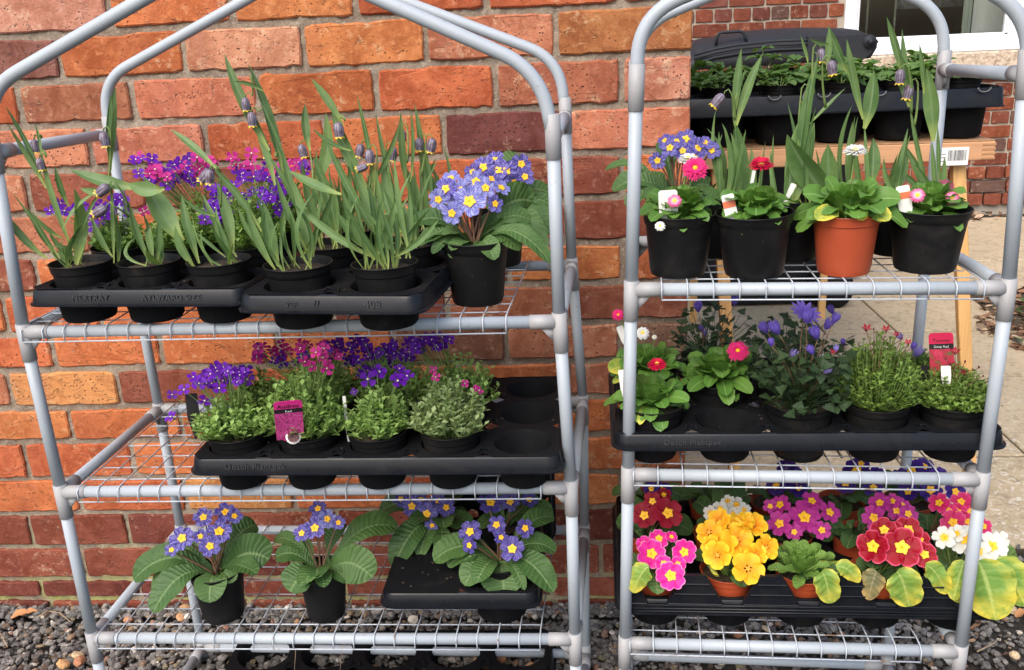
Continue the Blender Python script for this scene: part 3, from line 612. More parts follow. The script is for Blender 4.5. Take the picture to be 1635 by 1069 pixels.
# ------------------------------------------------------------------ pasting table with strawberry tray
TY = .42
tab = thing('trestle_table', 'light pine folding trestle table carrying the strawberry tray by the corner', 'table', (0, 0, 0))
zt, zb_ = atY(1350, 234, TY).z, atY(1350, 263, TY).z; tx0, tx1 = atY(1100, 250, TY).x-.05, atY(1588, 250, TY).x; slope = 0
mb = MB(); bevbox(mb, (tx0, TY, zb_), (tx1, TY+.022, zt), .002); rail = link('front_rail', mb.mesh('front_rail', M_WOODX, False), tab)
for k in range(4):   # finger joint at the corner
    mb = MB(); zz = zb_+(zt-zb_)*(k+.15)/4; bevbox(mb, (tx1-.03, TY-.001, zz), (tx1+.0012, TY+.004, zz+(zt-zb_)*.13), .0005); link('finger_joint', mb.mesh('finger_joint', m_wood('joint%d' % k, (.42, .22, .10), 0) if k == 0 else bpy.data.materials['joint0'], False), rail)
for xx in (tx0, tx1-.022):
    mb = MB(); bevbox(mb, (xx, TY+.022, zb_), (xx+.022, TY+1.75, zt), .002); link('side_rail', mb.mesh('side_rail', M_WOODY, False), tab)
mb = MB(); bevbox(mb, (tx0, TY+1.75, zb_), (tx1, TY+1.772, zt), .002); link('back_rail', mb.mesh('back_rail', M_WOODX, False), tab)
mb = MB(); bevbox(mb, (tx0+.001, TY+.003, zt+.0004), (tx1-.001, TY+1.77, zt+.004), .001); link('table_top', mb.mesh('table_top', m_wood('hardboard', (.35, .20, .10), 1), False), tab)
def leg(pt, pb, Yt, w_):
    a = atY(*pt, Yt); a.z = zb_+.02; b = atY(*pb, Yt); d = (b-a); b = a+d*((a.z)/(-d.z)); n = (b-a).normalized(); s = Vector((1, 0, 0)); s = (s-n*s.dot(n)).normalized(); q = n.cross(s)
    Mx = Matrix((s, q, n)).transposed().to_4x4(); Mx.translation = a; mb = MB(); bevbox(mb, (-w_/2, -.011, 0), (w_/2, .011, (b-a).length), .0015, Mx); link('leg', mb.mesh('leg', M_WOODZ, False), tab)
leg((1526, 262), (1543, 640), TY+.034, .030); leg((1143, 300), (1160, 535), TY+.034, .030)
TB = TY+1.70
def leg2(px, w_=.030):
    b = atZ(px, 519, .006); a = Vector((b.x+(.0), TB, zb_+.02)); b.y = TB+.02; mb = MB(); n = (b-a).normalized(); s = Vector((1, 0, 0)); q = n.cross(s).normalized(); Mx = Matrix((s, q, n)).transposed().to_4x4(); Mx.translation = a; bevbox(mb, (-w_/2, -.011, 0), (w_/2, .011, (b-a).length), .0015, Mx); link('leg', mb.mesh('leg', M_WOODZ, False), tab)
leg2(1108); leg2(1318)
mb = MB(); bevbox(mb, (tx0+.06, TB-.02, .35), (tx1-.06, TB+.0, .38), .002); link('brace', mb.mesh('brace', M_WOODX, False), tab)
# barcode sticker: paper with printed bars
a, b = atY(1502, 236, TY-.002), atY(1545, 263, TY-.002); mb = MB(); bevbox(mb, (a.x, TY-.0022, b.z), (b.x, TY-.0004, a.z), .0003); st = link('barcode_sticker', mb.mesh('barcode_sticker', M_LABELW, False), tab)
mb = MB(); r = random.Random(2); x = a.x+.018; M_INK = simple('print_ink', (.03, .03, .03), .6)
while x < b.x-.006:
    wdt = r.choice((.0006, .001, .0016)); box(mb, (x, TY-.0026, b.z+.011), (x+wdt, TY-.0021, a.z-.006)); x += wdt+r.choice((.0006, .001, .0015))
for k in range(3): box(mb, (a.x+.003, TY-.0026, b.z+.010+k*.008), (a.x+.014, TY-.0021, b.z+.0113+k*.008))
link('barcode', mb.mesh('barcode', M_INK, False), st)
# ------------------------------------------------------------------ trays and pots
def frame(n, spin=0.0):
    n = Vector(n).normalized(); a = n.orthogonal().normalized(); b = n.cross(a); c, s = math.cos(spin), math.sin(spin)
    return Matrix((a*c+b*s, b*c-a*s, n)).transposed().to_4x4()
def place(P, n, spin, s):
    M_ = frame(n, spin)@Matrix.Diagonal((s, s, s, 1)); M_.translation = Vector(P); return M_
def tray(label, A, B, ny, nx, h=.055, skirt=.030, cup_r=.42, depth=None, missing=(), text=None, group='black plastic plant carrying trays', top_z=None, ribs=False, lean=None):
    """A, B: front lower corners of the skirt on the tray's left and right; h: plate height above the cup bottoms"""
    A, B = Vector(A), Vector(B); ux = (B-A); ux.z = 0; W_ = ux.length; ux.normalize(); uy = Vector((-ux.y, ux.x, 0)); p = W_/nx; D = depth or p*ny; py_ = D/ny
    root = thing('plant_tray', label, 'tray', (0, 0, 0), group)
    z1 = skirt                                 # plate level relative to skirt bottom
    Mx = Matrix((ux, uy, Vector((0, 0, 1)))).transposed().to_4x4(); Mx.translation = A
    mb = MB(); n = 24; rc = cup_r*min(p, py_); out = []
    for j in range(ny):
        for i in range(nx):
            cx, cy = (i+.5)*p, (j+.5)*py_; out.append(Mx@Vector((cx, cy, z1)))
            sq = []; ci = []; ci2 = []
            for k in range(n):
                a = 2*PI*(k+.5)/n; c_, s_ = math.cos(a), math.sin(a); q = 1/max(abs(c_), abs(s_)); sq.append((cx+c_*q*p/2, cy+s_*q*py_/2, z1)); ci.append((cx+c_*rc, cy+s_*rc, z1-.001)); ci2.append((cx+c_*(rc-.003), cy+s_*(rc-.003), z1-.006))
            if (i, j) in missing:
                mb.add([(cx-p/2, cy-py_/2, z1), (cx+p/2, cy-py_/2, z1), (cx+p/2, cy+py_/2, z1), (cx-p/2, cy+py_/2, z1)], [(0, 1, 2, 3)], mi=1); continue
            rb = rc*.80; zb = z1-h; bt = [(cx+math.cos(2*PI*(k+.5)/n)*rb, cy+math.sin(2*PI*(k+.5)/n)*rb, zb+.004) for k in range(n)]; b2 = [(cx+math.cos(2*PI*(k+.5)/n)*rb*.93, cy+math.sin(2*PI*(k+.5)/n)*rb*.93, zb) for k in range(n)]; b3 = [(cx+math.cos(2*PI*(k+.5)/n)*rb*.4, cy+math.sin(2*PI*(k+.5)/n)*rb*.4, zb+.002) for k in range(n)]
            ring = [sq, ci, ci2, bt, b2, b3]; v = [q for rr in ring for q in rr]
            mb.add(v, [(a*n+k, a*n+(k+1) % n, (a+1)*n+(k+1) % n, (a+1)*n+k) for a in range(5) for k in range(n)], mi=1)
            # four stiffening webs round the mouth, raised ridges between the cells
            for sx in (-1, 1):
                if 0 <= i+sx < nx: 
                    xr = cx+sx*p*.42; tube(mb, [(xr, cy-py_*.40, z1+.0005), (xr-sx*p*.05, cy, z1+.0015) if False else (xr+sx*p*.02, cy-py_*.30, z1+.003), (xr+sx*p*.07, cy-py_*.27, z1+.0005)], .0015, 5)
    # skirt: rounded corners, slight flare, rolled lip
    rr = .018; per = []
    for (cx, cy, a0) in ((W_-rr, rr, -PI/2), (W_-rr, D-rr, 0), (rr, D-rr, PI/2), (rr, rr, PI)):
        for k in range(6): a = a0+k*PI/10; per.append((cx, cy, math.cos(a), math.sin(a)))
    m_ = len(per); v = []
    prof = [(rr-.004, z1), (rr-.001, z1-.0012), (rr+.001, z1-.004), (rr+.004, .006), (rr+.0045, .003), (rr+.0085, .0015), (rr+.0085, -.0005), (rr+.003, -.0005), (rr-.001, z1-.006)]
    for (o_, z) in prof:
        for (cx, cy, c_, s_) in per: v.append((cx+c_*o_, cy+s_*o_, z))
    f_ = [(a*m_+k, a*m_+(k+1) % m_, (a+1)*m_+(k+1) % m_, (a+1)*m_+k) for a in range(len(prof)-1) for k in range(m_)]
    mb.add(v, f_)
    if ribs:
        for z in (skirt*.15, skirt*.36, skirt*.62): bevbox(mb, (.004, -.0075, z), (W_-.004, -.002, z+.0028), .001)
    me = mb.mesh('tray_body', [M_TRAY, M_CUP]); me.transform(Mx); me.update(); recalc(me)
    me.polygons.foreach_set('use_smooth', [True]*len(me.polygons))
    try: me.set_sharp_from_angle(angle=math.radians(38))
    except Exception: pass
    body = link('tray_body', me, root)
    for (txt, fx, size) in (text or []):
        cu = bpy.data.curves.new('lettering', 'FONT'); cu.body = txt; cu.size = size; cu.extrude = .0007; cu.align_x = 'CENTER'; cu.space_character = 1.1
        ob = bpy.data.objects.new('tmp', cu); COL.objects.link(ob); me = bpy.data.meshes.new_from_object(ob); bpy.data.objects.remove(ob); me.name = 'lettering'; me.materials.clear(); me.materials.append(M_LETTER)
        L = Matrix.Rotation(PI/2-.1, 4, 'X'); L.translation = Vector((W_*fx, -.0045, skirt*.32)); me.transform(Mx@L); link('lettering', me, body)
    # compost crumbs spilt on the tray
    rs = random.Random(int(A.x*1000)+nx); cm = MB()
    for q in range(70):
        x, y = rs.uniform(.01, W_-.01), rs.uniform(.01, D-.01); s_ = rs.uniform(.0010, .0026); tri = [Vector((x+s_*IV[i][0]*rs.uniform(.7, 1.3), y+s_*IV[i][1], z1+.0008+s_*.5*(1+IV[i][2]))) for i in range(12)]
        i_, j_ = int(x/p), int(y/py_)
        if (x-(i_+.5)*p)**2+(y-(j_+.5)*py_)**2 < (rc+.002)**2 and (i_, j_) not in missing: continue
        cm.add([Mx@t_ for t_ in tri], [tuple(int(a) for a in f_) for f_ in IF])
    if cm.v: link('compost_crumbs', cm.mesh('compost_crumbs', M_SOIL, False), root, kind='stuff')
    if lean:
        root.matrix_world = lean
    return out, ux, uy, p, root
M_LETTER = simple('embossed_letter_edge', (.034, .036, .042), .4)
POTM = {}
def pot_mesh(D, h, mat, style=0):
    key = (round(D, 4), round(h, 4), mat.name, style)
    if key not in POTM:
        r1 = D/2; r0 = r1*.74; mb = MB(); sk = .16 if style == 0 else .22
        pf = [(r0*.3, .004), (r0*.86, .004), (r0*.9, .0), (r0*.97, .0), (r0, .004), (r0+(r1-r0)*.08+.0, h*.08)]
        zr = h*(1-sk); rr = r0+(r1*.93-r0)*((1-sk)); pf += [(rr, zr-.0015), (rr+.0018, zr), (r1*.955, h*.90), (r1*.957, h*.905), (r1*.972, h*.975), (r1*.985, h*.985), (r1, h*.993), (r1*.995, h), (r1*.965, h), (r1*.955, h*.985), (r1*.88, h*.80), (r1*.80, h*.55)]
        lathe(mb, pf, 44)
        a = mb.mesh('pot_body', mat)
        try: a.set_sharp_from_angle(angle=math.radians(40))
        except Exception: pass
        mb = MB(); n, k = 9, 26; v = [(0, 0, h*.865)]; rs = random.Random(4)
        for i in range(1, n+1):
            rad = r1*.915*i/n
            for j in range(k): v.append((rad*math.cos(2*PI*j/k), rad*math.sin(2*PI*j/k), h*.86+rs.gauss(0, .0012)))
        f = [(0, 1+j, 1+(j+1) % k) for j in range(k)]+[(1+(i-1)*k+j, 1+i*k+j, 1+i*k+(j+1) % k, 1+(i-1)*k+(j+1) % k) for i in range(1, n) for j in range(k)]
        mb.add(v, f); b = mb.mesh('soil', M_SOIL)
        POTM[key] = (a, b)
    return POTM[key]
def potted(name, label, cat, P, D, h, mat=None, group=None, yaw=0):
    mat = mat or M_POT; root = thing(name, label, cat, P, group); a, b = pot_mesh(D, h, mat)
    pt = link('pot', a, root, rot=(R_.gauss(0, .012), R_.gauss(0, .012), R_.uniform(0, 6))); link('soil', b, root)
    root['top'] = 0; del root['top']; return root

# ------------------------------------------------------------------ plant materials
def m_leaf(name, c1, c2, vein=(.2, .3, .1), veins=9, bump=.5, rough=.48, edge=None, trans=.22, tipc=None, rib=.05, vstr=.35):
    t = NT(name); uv = t.n('ShaderNodeUVMap'); sx = t.n('ShaderNodeSeparateXYZ'); t.l(uv.outputs[0], sx.inputs[0]); u, v = sx.outputs[0], sx.outputs[1]
    oi = t.oi(); p = t.pos(); n1 = t.noise(p, 45, 4, .6); n2 = t.noise(p, 350, 3, .7)
    side = t.math('ABSOLUTE', t.math('SUBTRACT', u, .5))
    c = t.mix(t.math('ADD', t.math('MULTIPLY', oi.outputs['Random'], .6), t.math('MULTIPLY', t.rng(n1, .3, .7), .4)), c1, c2)
    if veins:
        ph = t.math('SUBTRACT', t.math('MULTIPLY', v, float(veins)), t.math('ADD', t.math('MULTIPLY', side, 2.2), t.math('MULTIPLY', n1, 1.6))); fr = t.math('ABSOLUTE', t.math('SUBTRACT', t.math('FRACT', ph), .5))
        ln = t.rng(fr, .05, .16, 1, 0); h = t.rng(fr, 0, .35)
        c = t.mix(t.math('MULTIPLY', ln, vstr), c, vein)
    else: h = n1
    mid = t.rng(side, rib*.35, rib, 1, 0); c = t.mix(t.math('MULTIPLY', mid, .75), c, vein)
    if edge:
        e = t.math('ADD', t.rng(side, .22, .5, 0, .8), t.math('MULTIPLY', t.rng(v, .60, 1., 0, 1), 1.)); e = t.math('MULTIPLY', e, t.rng(n1, .35, .6)); c = t.mix(t.math('MINIMUM', e, 1.), c, edge)
    if tipc: c = t.mix(t.rng(v, 0, .30, 1, 0), c, tipc)
    t.base(c); t.rough(rough); t.b.inputs['Specular IOR Level'].default_value = .35
    hh = t.math('ADD', t.math('MULTIPLY', h, 1.0), t.math('MULTIPLY', n2, .25)); hh = t.math('SUBTRACT', hh, t.math('MULTIPLY', mid, .8)); t.bump(hh, bump, .0022)
    tr = t.n('ShaderNodeBsdfTranslucent'); t.l(t.mix(1., c, (1.5, 1.6, .7), 'MULTIPLY'), tr.inputs[0]); ms_ = t.n('ShaderNodeMixShader'); ms_.inputs[0].default_value = trans
    t.l(t.b.outputs[0], ms_.inputs[1]); t.l(tr.outputs[0], ms_.inputs[2]); t.l(ms_.outputs[0], t.out.inputs[0]); return t.m
M_PRIM = m_leaf('primula_leaf', (.040, .100, .026), (.090, .170, .045), (.17, .26, .10), 15, .42, vstr=.12)
M_PRIMY = m_leaf('yellowing_primula_leaf', (.12, .25, .045), (.21, .34, .055), (.40, .50, .15), 6, .22, edge=(.66, .56, .07), vstr=.22)
M_PRIMB = m_leaf('lush_primula_leaf', (.085, .165, .040), (.15, .24, .06), (.24, .34, .12), 17, .6, vstr=.13)
M_ROS = m_leaf('young_primrose_leaf', (.13, .27, .045), (.23, .39, .08), (.34, .46, .16), 14, .6, vstr=.15)
M_BELLIS = m_leaf('daisy_leaf', (.060, .155, .024), (.135, .265, .048), (.24, .38, .12), 0, .25, .38, rib=.04)
M_FRIT = m_leaf('fritillary_leaf', (.060, .13, .038), (.19, .30, .105), (.19, .28, .14), 0, .15, .42, tipc=(.34, .42, .12), rib=.09)
M_STEM = m_leaf('green_stem', (.16, .25, .07), (.21, .30, .09), (.22, .3, .1), 0, .1); M_STEMR = m_leaf('reddish_stem', (.18, .10, .07), (.24, .14, .08), (.2, .12, .08), 0, .1)
M_AUB = m_leaf('aubrieta_leaf', (.14, .26, .05), (.30, .44, .13), (.22, .32, .12), 0, .1, .6, rib=.03); M_AUBP = m_leaf('pale_aubrieta_leaf', (.17, .25, .09), (.30, .38, .17), (.3, .4, .2), 0, .1, .6)
M_SAX = m_leaf('saxifrage_leaf', (.10, .18, .032), (.18, .28, .052), (.25, .38, .1), 0, .1, .5); M_ANEM = m_leaf('anemone_leaf', (.016, .036, .015), (.040, .075, .026), (.05, .08, .03), 0, .2, .5)
M_STRAW = m_leaf('strawberry_leaf', (.055, .13, .028), (.15, .26, .06), (.20, .30, .10), 7, .6, vstr=.2)
def m_petal(name, a, b, streak=0, sc=(.8, .8, .85), edge=None, rough=.5, trans=.25):
    """a near the throat, b towards the edge; streak paints fine radial lines of colour sc"""
    t = NT(name); uv = t.n('ShaderNodeUVMap'); sx = t.n('ShaderNodeSeparateXYZ'); t.l(uv.outputs[0], sx.inputs[0]); u, v = sx.outputs[0], sx.outputs[1]; oi = t.oi()
    c = t.mix(t.rng(v, .25, .95), a, b); c = t.mix(t.math('MULTIPLY', oi.outputs['Random'], .30), c, tuple(x*.62 for x in b))
    if streak:
        cmb = t.n('ShaderNodeCombineXYZ'); t.l(t.math('MULTIPLY', u, 26.), cmb.inputs[0]); t.l(t.math('MULTIPLY', v, 2.), cmb.inputs[1]); t.l(t.math('MULTIPLY', oi.outputs['Random'], 50.), cmb.inputs[2]); n = t.noise(cmb.outputs[0], 1., 3, .6, .4)
        c = t.mix(t.math('MULTIPLY', t.rng(n, .47, .56), streak), c, sc)
    if edge: c = t.mix(t.rng(v, .88, .97), c, edge)
    t.base(c); t.rough(rough); t.b.inputs['Specular IOR Level'].default_value = .25
    cmb = t.n('ShaderNodeCombineXYZ'); t.l(t.math('MULTIPLY', u, 9.), cmb.inputs[0]); t.l(v, cmb.inputs[1]); t.bump(t.noise(cmb.outputs[0], 1.5, 2), .35, .0015)
    tr = t.n('ShaderNodeBsdfTranslucent'); t.l(c, tr.inputs[0]); ms_ = t.n('ShaderNodeMixShader'); ms_.inputs[0].default_value = trans
    t.l(t.b.outputs[0], ms_.inputs[1]); t.l(tr.outputs[0], ms_.inputs[2]); t.l(ms_.outputs[0], t.out.inputs[0]); return t.m
PET = dict(blue=m_petal('blue_veined_petal', (.040, .024, .22), (.060, .040, .30), .60, (.38, .36, .72)), lilac=m_petal('lilac_veined_petal', (.10, .095, .40), (.14, .14, .48), .68, (.50, .53, .82)), deep=m_petal('violet_blue_petal', (.035, .018, .17), (.06, .035, .26), .5, (.28, .26, .62)),
           pink=m_petal('hot_pink_petal', (.80, .03, .30), (.84, .02, .36), edge=(.90, .25, .52)), yellow=m_petal('golden_petal', (.92, .30, .006), (.93, .60, .03)), red=m_petal('crimson_petal', (.26, .002, .008), (.36, .003, .022), edge=(.66, .08, .16)), dred=m_petal('dark_crimson_petal', (.26, .004, .014), (.34, .006, .03)),
           white=m_petal('white_petal', (.80, .80, .66), (.85, .86, .82)), mag=m_petal('magenta_petal', (.50, .03, .28), (.56, .05, .34)), rose=m_petal('rose_petal', (.72, .02, .13), (.80, .05, .22), edge=(.86, .15, .34)), night=m_petal('night_blue_petal', (.035, .012, .14), (.06, .02, .24)))
M_EYE = simple('golden_eye', (.88, .46, .012), .6, vs=300); M_EYED = simple('dark_throat', (.45, .22, .02), .7); M_EYEY = simple('yellow_eye', (.80, .66, .05), .6)
M_AUBF = m_petal('purple_aubrieta_petal', (.105, .009, .34), (.16, .017, .45)); M_AUBM = m_petal('magenta_aubrieta_petal', (.46, .02, .20), (.56, .03, .26)); M_AUBD = m_petal('dark_violet_petal', (.10, .01, .30), (.14, .02, .38))
# ------------------------------------------------------------------ plant parts
def curve_leaf(p0, p1, arch, width, prof, fold=.25, ruffle=.0, face=.4, n=12, m=3, dihed=None, drop=0.0, toC=None, seed=0, wave=0.0):
    """leaf blade from p0 to p1: (verts, faces, uv). prof(t) = half-width 0..1"""
    p0, p1 = Vector(p0), Vector(p1); up = Vector((0, 0, 1)); mid = (p0+p1)/2+up*arch; ctrl = mid+(mid-(p0+p1)/2)*1.0
    ctrl = p0.lerp(p1, .45-.15*drop)+up*arch*2
    def B(t): return p0*(1-t)**2+ctrl*2*t*(1-t)+p1*t*t
    d = p1-p0; hs = Vector((-d.y, d.x, 0)); hs = hs.normalized() if hs.length > 1e-6 else Vector((1, 0, 0)); v = []; uv = []; vw = toC or tocam((p0+p1)/2); rs = random.Random(seed); ph = rs.uniform(0, 6)
    for i in range(n+1):
        t = 1-(1-i/n)**1.5; P = B(t); T = (B(min(1, t+.02))-B(max(0, t-.02))).normalized(); sc_ = T.cross(vw)
        sc_ = sc_.normalized() if sc_.length > .05 else hs
        if sc_.dot(hs) < 0 and face < .6: sc_ = -sc_
        S = (hs*(1-face)+sc_*face); S = (S-T*S.dot(T)).normalized(); N = S.cross(T).normalized()
        if N.z < 0: N = -N
        wd = width*prof(t)*(1+wave*math.sin(t*13+ph)+wave*.6*math.sin(t*29+ph*2))
        for k in range(-m, m+1):
            s = k/m; off = N*(abs(s)*wd*fold)+N*(ruffle*wd*math.sin(t*19+ph+s*1.5)*abs(s)**1.5)
            v.append(P+S*s*wd*math.cos(fold*.8)+off); uv.append((.5+s*.5, t))
    q = 2*m+1; f = [(i*q+k, i*q+k+1, (i+1)*q+k+1, (i+1)*q+k) for i in range(n) for k in range(2*m)]
    return v, f, uv
def pr_prim(t):
    if t < .3: return .17+.13*(t/.3)
    s = (t-.3)/.7; return (.30+.70*math.sin(PI/2*min(1, s/.48)))*math.sqrt(max(0, 1-max(0, (s-.52)/.48)**2.3))
def pr_round(t): return (.22+.78*math.sin(PI/2*min(1, t/.42)))*math.sqrt(max(0, 1-max(0, (t-.55)/.45)**2.1))
def pr_spoon(t): return (.16+.2*t if t < .35 else .23+.77*math.sin(PI/2*min(1, (t-.35)/.33)))*math.sqrt(max(0, 1-max(0, (t-.70)/.30)**2.2))
def pr_spoon_old(t): return (.18+.1*t) if t < .4 else (.22+.78*math.sin(PI/2*min(1, (t-.4)/.32)))*math.sqrt(max(0, 1-max(0, (t-.66)/.34)**2.2))
def pr_lance(t): return (max(0, math.sin(PI*min(1, (t*.97+.03))**.75)))**.85*.97+.03*(1-t)
def pr_blade(t): return min(1, .45+2.2*t)*(1-t**2.4)
def add_leaf(root, name, p0, p1, arch, width, prof, mat, **k):
    L = Vector(root.location); v, f, uv = curve_leaf(p0, p1, arch, width, prof, **k); mb = MB(); mb.add([q-L for q in v], f, uv)
    return link(name, mb.mesh(name, mat), root)
def add_stem(root, pts, r0, mat, name='stem', r1=None, seg=7):
    L = Vector(root.location); mb = MB(); n = len(pts); rr = [r0+((r1 or r0*.7)-r0)*i/(n-1) for i in range(n)]; tube(mb, [Vector(p)-L for p in pts], rr, seg); return link(name, mb.mesh(name, mat), root)
def bez(p0, p1, bend, n=7):
    p0, p1 = Vector(p0), Vector(p1); c_ = (p0+p1)/2+Vector(bend); return [p0*(1-t)**2+c_*2*t*(1-t)+p1*t*t for t in [i/n for i in range(n+1)]]
# primula flower: five notched overlapping petals
def prim_mesh(name, mat, notch=.13, cup=.12, seed=0, frill=.03, wide=.80):
    rs = random.Random(seed); mb = MB(); nr, na = 7, 5
    for k in range(5):
        a0 = 2*PI*k/5+rs.gauss(0, .05); tilt = rs.gauss(0, .05); sz = rs.uniform(.93, 1.06); v = []; uv = []; zo = .012*(k % 3)
        for i in range(nr+1):
            t = i/nr
            for j in range(-na, na+1):
                s = j/na; R = (.86+.14*math.cos(s*PI*.9)-notch*math.exp(-(s/.20)**2))*sz; A = wide*(min(1, t/.45)**.8)*(1-.28*max(0, t-.55)/.45*abs(s)**2)
                rad = .10+(R-.10)*t*(1-.13*abs(s)**3*t); a = a0+s*A
                z = cup*(t**1.6)*1.0+.10*t*abs(s)**2*(1 if s > 0 else -.4)+frill*math.sin(s*7+k*2+rs.random()*.1)*t*t+tilt*t*s+zo-.05*max(0, t-.8)*5*.3
                v.append((rad*math.cos(a), rad*math.sin(a), z)); uv.append((.5+s*.5, t))
        q = 2*na+1; mb.add(v, [(i*q+j, i*q+j+1, (i+1)*q+j+1, (i+1)*q+j) for i in range(nr) for j in range(2*na)], uv)
    tube(mb, [(0, 0, .03), (0, 0, -.25), (0, 0, -.6)], [.10, .07, .06], 8, False)
    return mb.mesh(name, mat)
def eye_mesh(mat, r=.30, seed=0):
    mb = MB(); n = 30; v = [(0, 0, .035)]
    for q, z in ((.10, .075), (.6, .10), (1., .085)):
        for k in range(n): a = 2*PI*k/n; R = r*q*(1+(.16*math.cos(5*a)+.07*math.cos(10*a+1))*(q > .5)); v.append((R*math.cos(a), R*math.sin(a), z+.03))
    f = [(0, 1+k, 1+(k+1) % n) for k in range(n)]+[(1+a*n+k, 1+(a+1)*n+k, 1+(a+1)*n+(k+1) % n, 1+a*n+(k+1) % n) for a in range(2) for k in range(n)]
    mb.add(v, f); m2 = [0]*n+[0]*0; mb.m = [1]*n+[0]*(2*n); return mb.mesh('eye', [mat, M_EYED])
EYES = {'gold': eye_mesh(M_EYE), 'yel': eye_mesh(M_EYEY, .38), 'small': eye_mesh(M_EYEY, .24), 'tiny': eye_mesh(simple('orange_throat', (.85, .30, .02), .7), .13)}
PRIM = {k: [prim_mesh('flower', mt, .08 if k in ('yellow', 'red', 'dred') else .14, .20 if k == 'yellow' else .10, i, (.06 if k in ('yellow', 'red', 'pink') else .03), (.98 if k in ('red', 'dred', 'pink', 'yellow', 'night') else .84)) for i in range(3)] for k, mt in PET.items()}
def flower_normal(P, c, kc=1.0, ko=.8, ku=.35, jit=.33):
    o = (Vector(P)-Vector(c)); o = o.normalized() if o.length > 0 else Vector((0, 0, 1)); j = Vector((R_.gauss(0, jit), R_.gauss(0, jit), R_.gauss(0, jit))); return (tocam(P)*kc+o*ko+Vector((0, 0, ku))+j).normalized()
def primula(label, P, D, h, flowers, leaves, kind='blue', pot=None, lmat=None, fill=5, group='potted primroses', cat='potted plant', fillL=.075, nopot=False, eye='gold', stem=None, lw=.5, Yhead=None, crown=None, kc=1.0):
    P = Vector(P); root = potted('potted_primrose', label, cat, P, D, h, pot, group); lmat = lmat or M_PRIM
    C0 = P+Vector((0, 0, h*.88)); k = ppm(C0); Yc = C0.y
    for q in leaves:
        tx, ty, wpx = q[:3]; var = q[3] if len(q) > 3 else lmat; cpx = proj(C0)
        dx, dy = (tx-cpx[0])/k, (ty-cpx[1])/k
        Yt = Yc-max(-.07, min(.085, dy*1.0+.015))
        if len(q) > 4: Yt = Yc+q[4]
        p1 = atY(tx, ty, Yt); d = (p1-C0); a = C0+Vector((d.x, d.y, 0)).normalized()*.008 if d.length > 0 else C0
        add_leaf(root, 'leaf', a, p1, (max(.006, .28*Vector((d.x, d.y)).length+(-.1*min(0, d.z))) if var is not M_PRIMY else .012), wpx/2/k, (pr_round if var is M_PRIMY and wpx >= 34 else pr_prim), var, fold=.22, ruffle=(.10 if var is not M_PRIMY else .16), face=(.9 if q[2] > 60 else .68 if var is M_PRIMY else .45), n=12, m=4, seed=R_.random())
    for i in range(fill):
        az = R_.uniform(0, 2*PI); L = fillL*R_.uniform(.7, 1.1); el = R_.uniform(.1, .8); d = Vector((math.cos(az)*math.cos(el), math.sin(az)*math.cos(el), math.sin(el)*.8))*L
        add_leaf(root, 'leaf', C0, C0+d, L*.22, L*.24, pr_prim, lmat, fold=.25, ruffle=.10, face=.2, n=10, m=3, seed=R_.random())
    if flowers:
        my = sum(f_[1] for f_ in flowers)/len(flowers); mx = sum(f_[0] for f_ in flowers)/len(flowers)
        Yh = Yhead if Yhead is not None else Yc-.01
        cen = atY(mx, my+10, Yh+.03)
        for f_ in flowers:
            fx, fy, d = f_[:3]; kd = f_[3] if len(f_) > 3 else kind; Yf = Yh+max(-.035, min(.035, (my-fy)/k*.8))+R_.gauss(0, .002); Q = atY(fx, fy, Yf); s = d/2/ppm(Q)*(.96 if kind in ('yellow', 'red', 'pink') else 1.0)
            N = flower_normal(Q, cen, kc=kc); M_ = place(Q-P, N, R_.uniform(0, 6), s)
            fl = link('flower', PRIM[kd][R_.randrange(3)], root, mw=M_)
            link('eye', EYES[eye], fl)
            add_stem(root, bez(C0+Vector((R_.gauss(0, .004), R_.gauss(0, .004), 0)), Q-N*s*.55, (0, 0, .004)), .0016, stem or M_STEMR)
    return root
def proj(P):
    d = np.array(P)-CAMP; w_ = d@CF; return 817.5+FPX*(d@CR)/w_, 534.5-FPX*(d@CU)/w_
def pad(root, x0, y0, x1, y1, wpx, Y0, Y1=None, mat=None, arch=.009):
    a, b = atY(x0, y0, Y0), atY(x1, y1, Y0 if Y1 is None else Y1); add_leaf(root, 'leaf', a, b, arch, wpx/2/ppm(a)*.82, pr_round, mat or M_PRIMY, fold=-.22, ruffle=.09, face=1., n=20, m=6, seed=x0, wave=.06)
# daisy (bellis): pompon of quilled petals
def daisy_mesh(mat, layers=3, n=26, seed=0, dome=.25):
    rs = random.Random(seed); mb = MB()
    for L in range(layers):
        for k in range(n):
            a = 2*PI*(k+.5*L)/n+rs.gauss(0, .05); r1 = (1-.13*L)*rs.uniform(.9, 1.05); z1 = dome*L/layers+.05+rs.gauss(0, .03)+.10*L; w_ = .10; ca, sa = math.cos(a), math.sin(a); r0 = .2
            v = [(r0*ca+w_*.5*sa, r0*sa-w_*.5*ca, .06+.1*L), (r0*ca-w_*.5*sa, r0*sa+w_*.5*ca, .06+.1*L), ((r1*.75)*ca-w_*sa, (r1*.75)*sa+w_*ca, z1+.05), (r1*ca, r1*sa, z1), ((r1*.75)*ca+w_*sa, (r1*.75)*sa-w_*ca, z1+.05)]
            mb.add(v, [(0, 4, 2, 1), (4, 3, 2)], [(.5, .1), (.5, .1), (.2, .8), (.5, 1), (.8, .8)])
    return mb.mesh('flower', mat)
def disc_mesh(mat, r=.27):
    mb = MB(); lathe(mb, [(r, .18), (r*.9, .30), (r*.5, .38), (.001, .40)], 14); return mb.mesh('eye', mat)
M_CALYX = simple('green_calyx', (.13, .22, .06), .6)
def calyx_mesh():
    mb = MB(); lathe(mb, [(.08, -.14), (.35, -.06), (.5, .04), (.42, .08)], 12); return mb.mesh('calyx', M_CALYX)
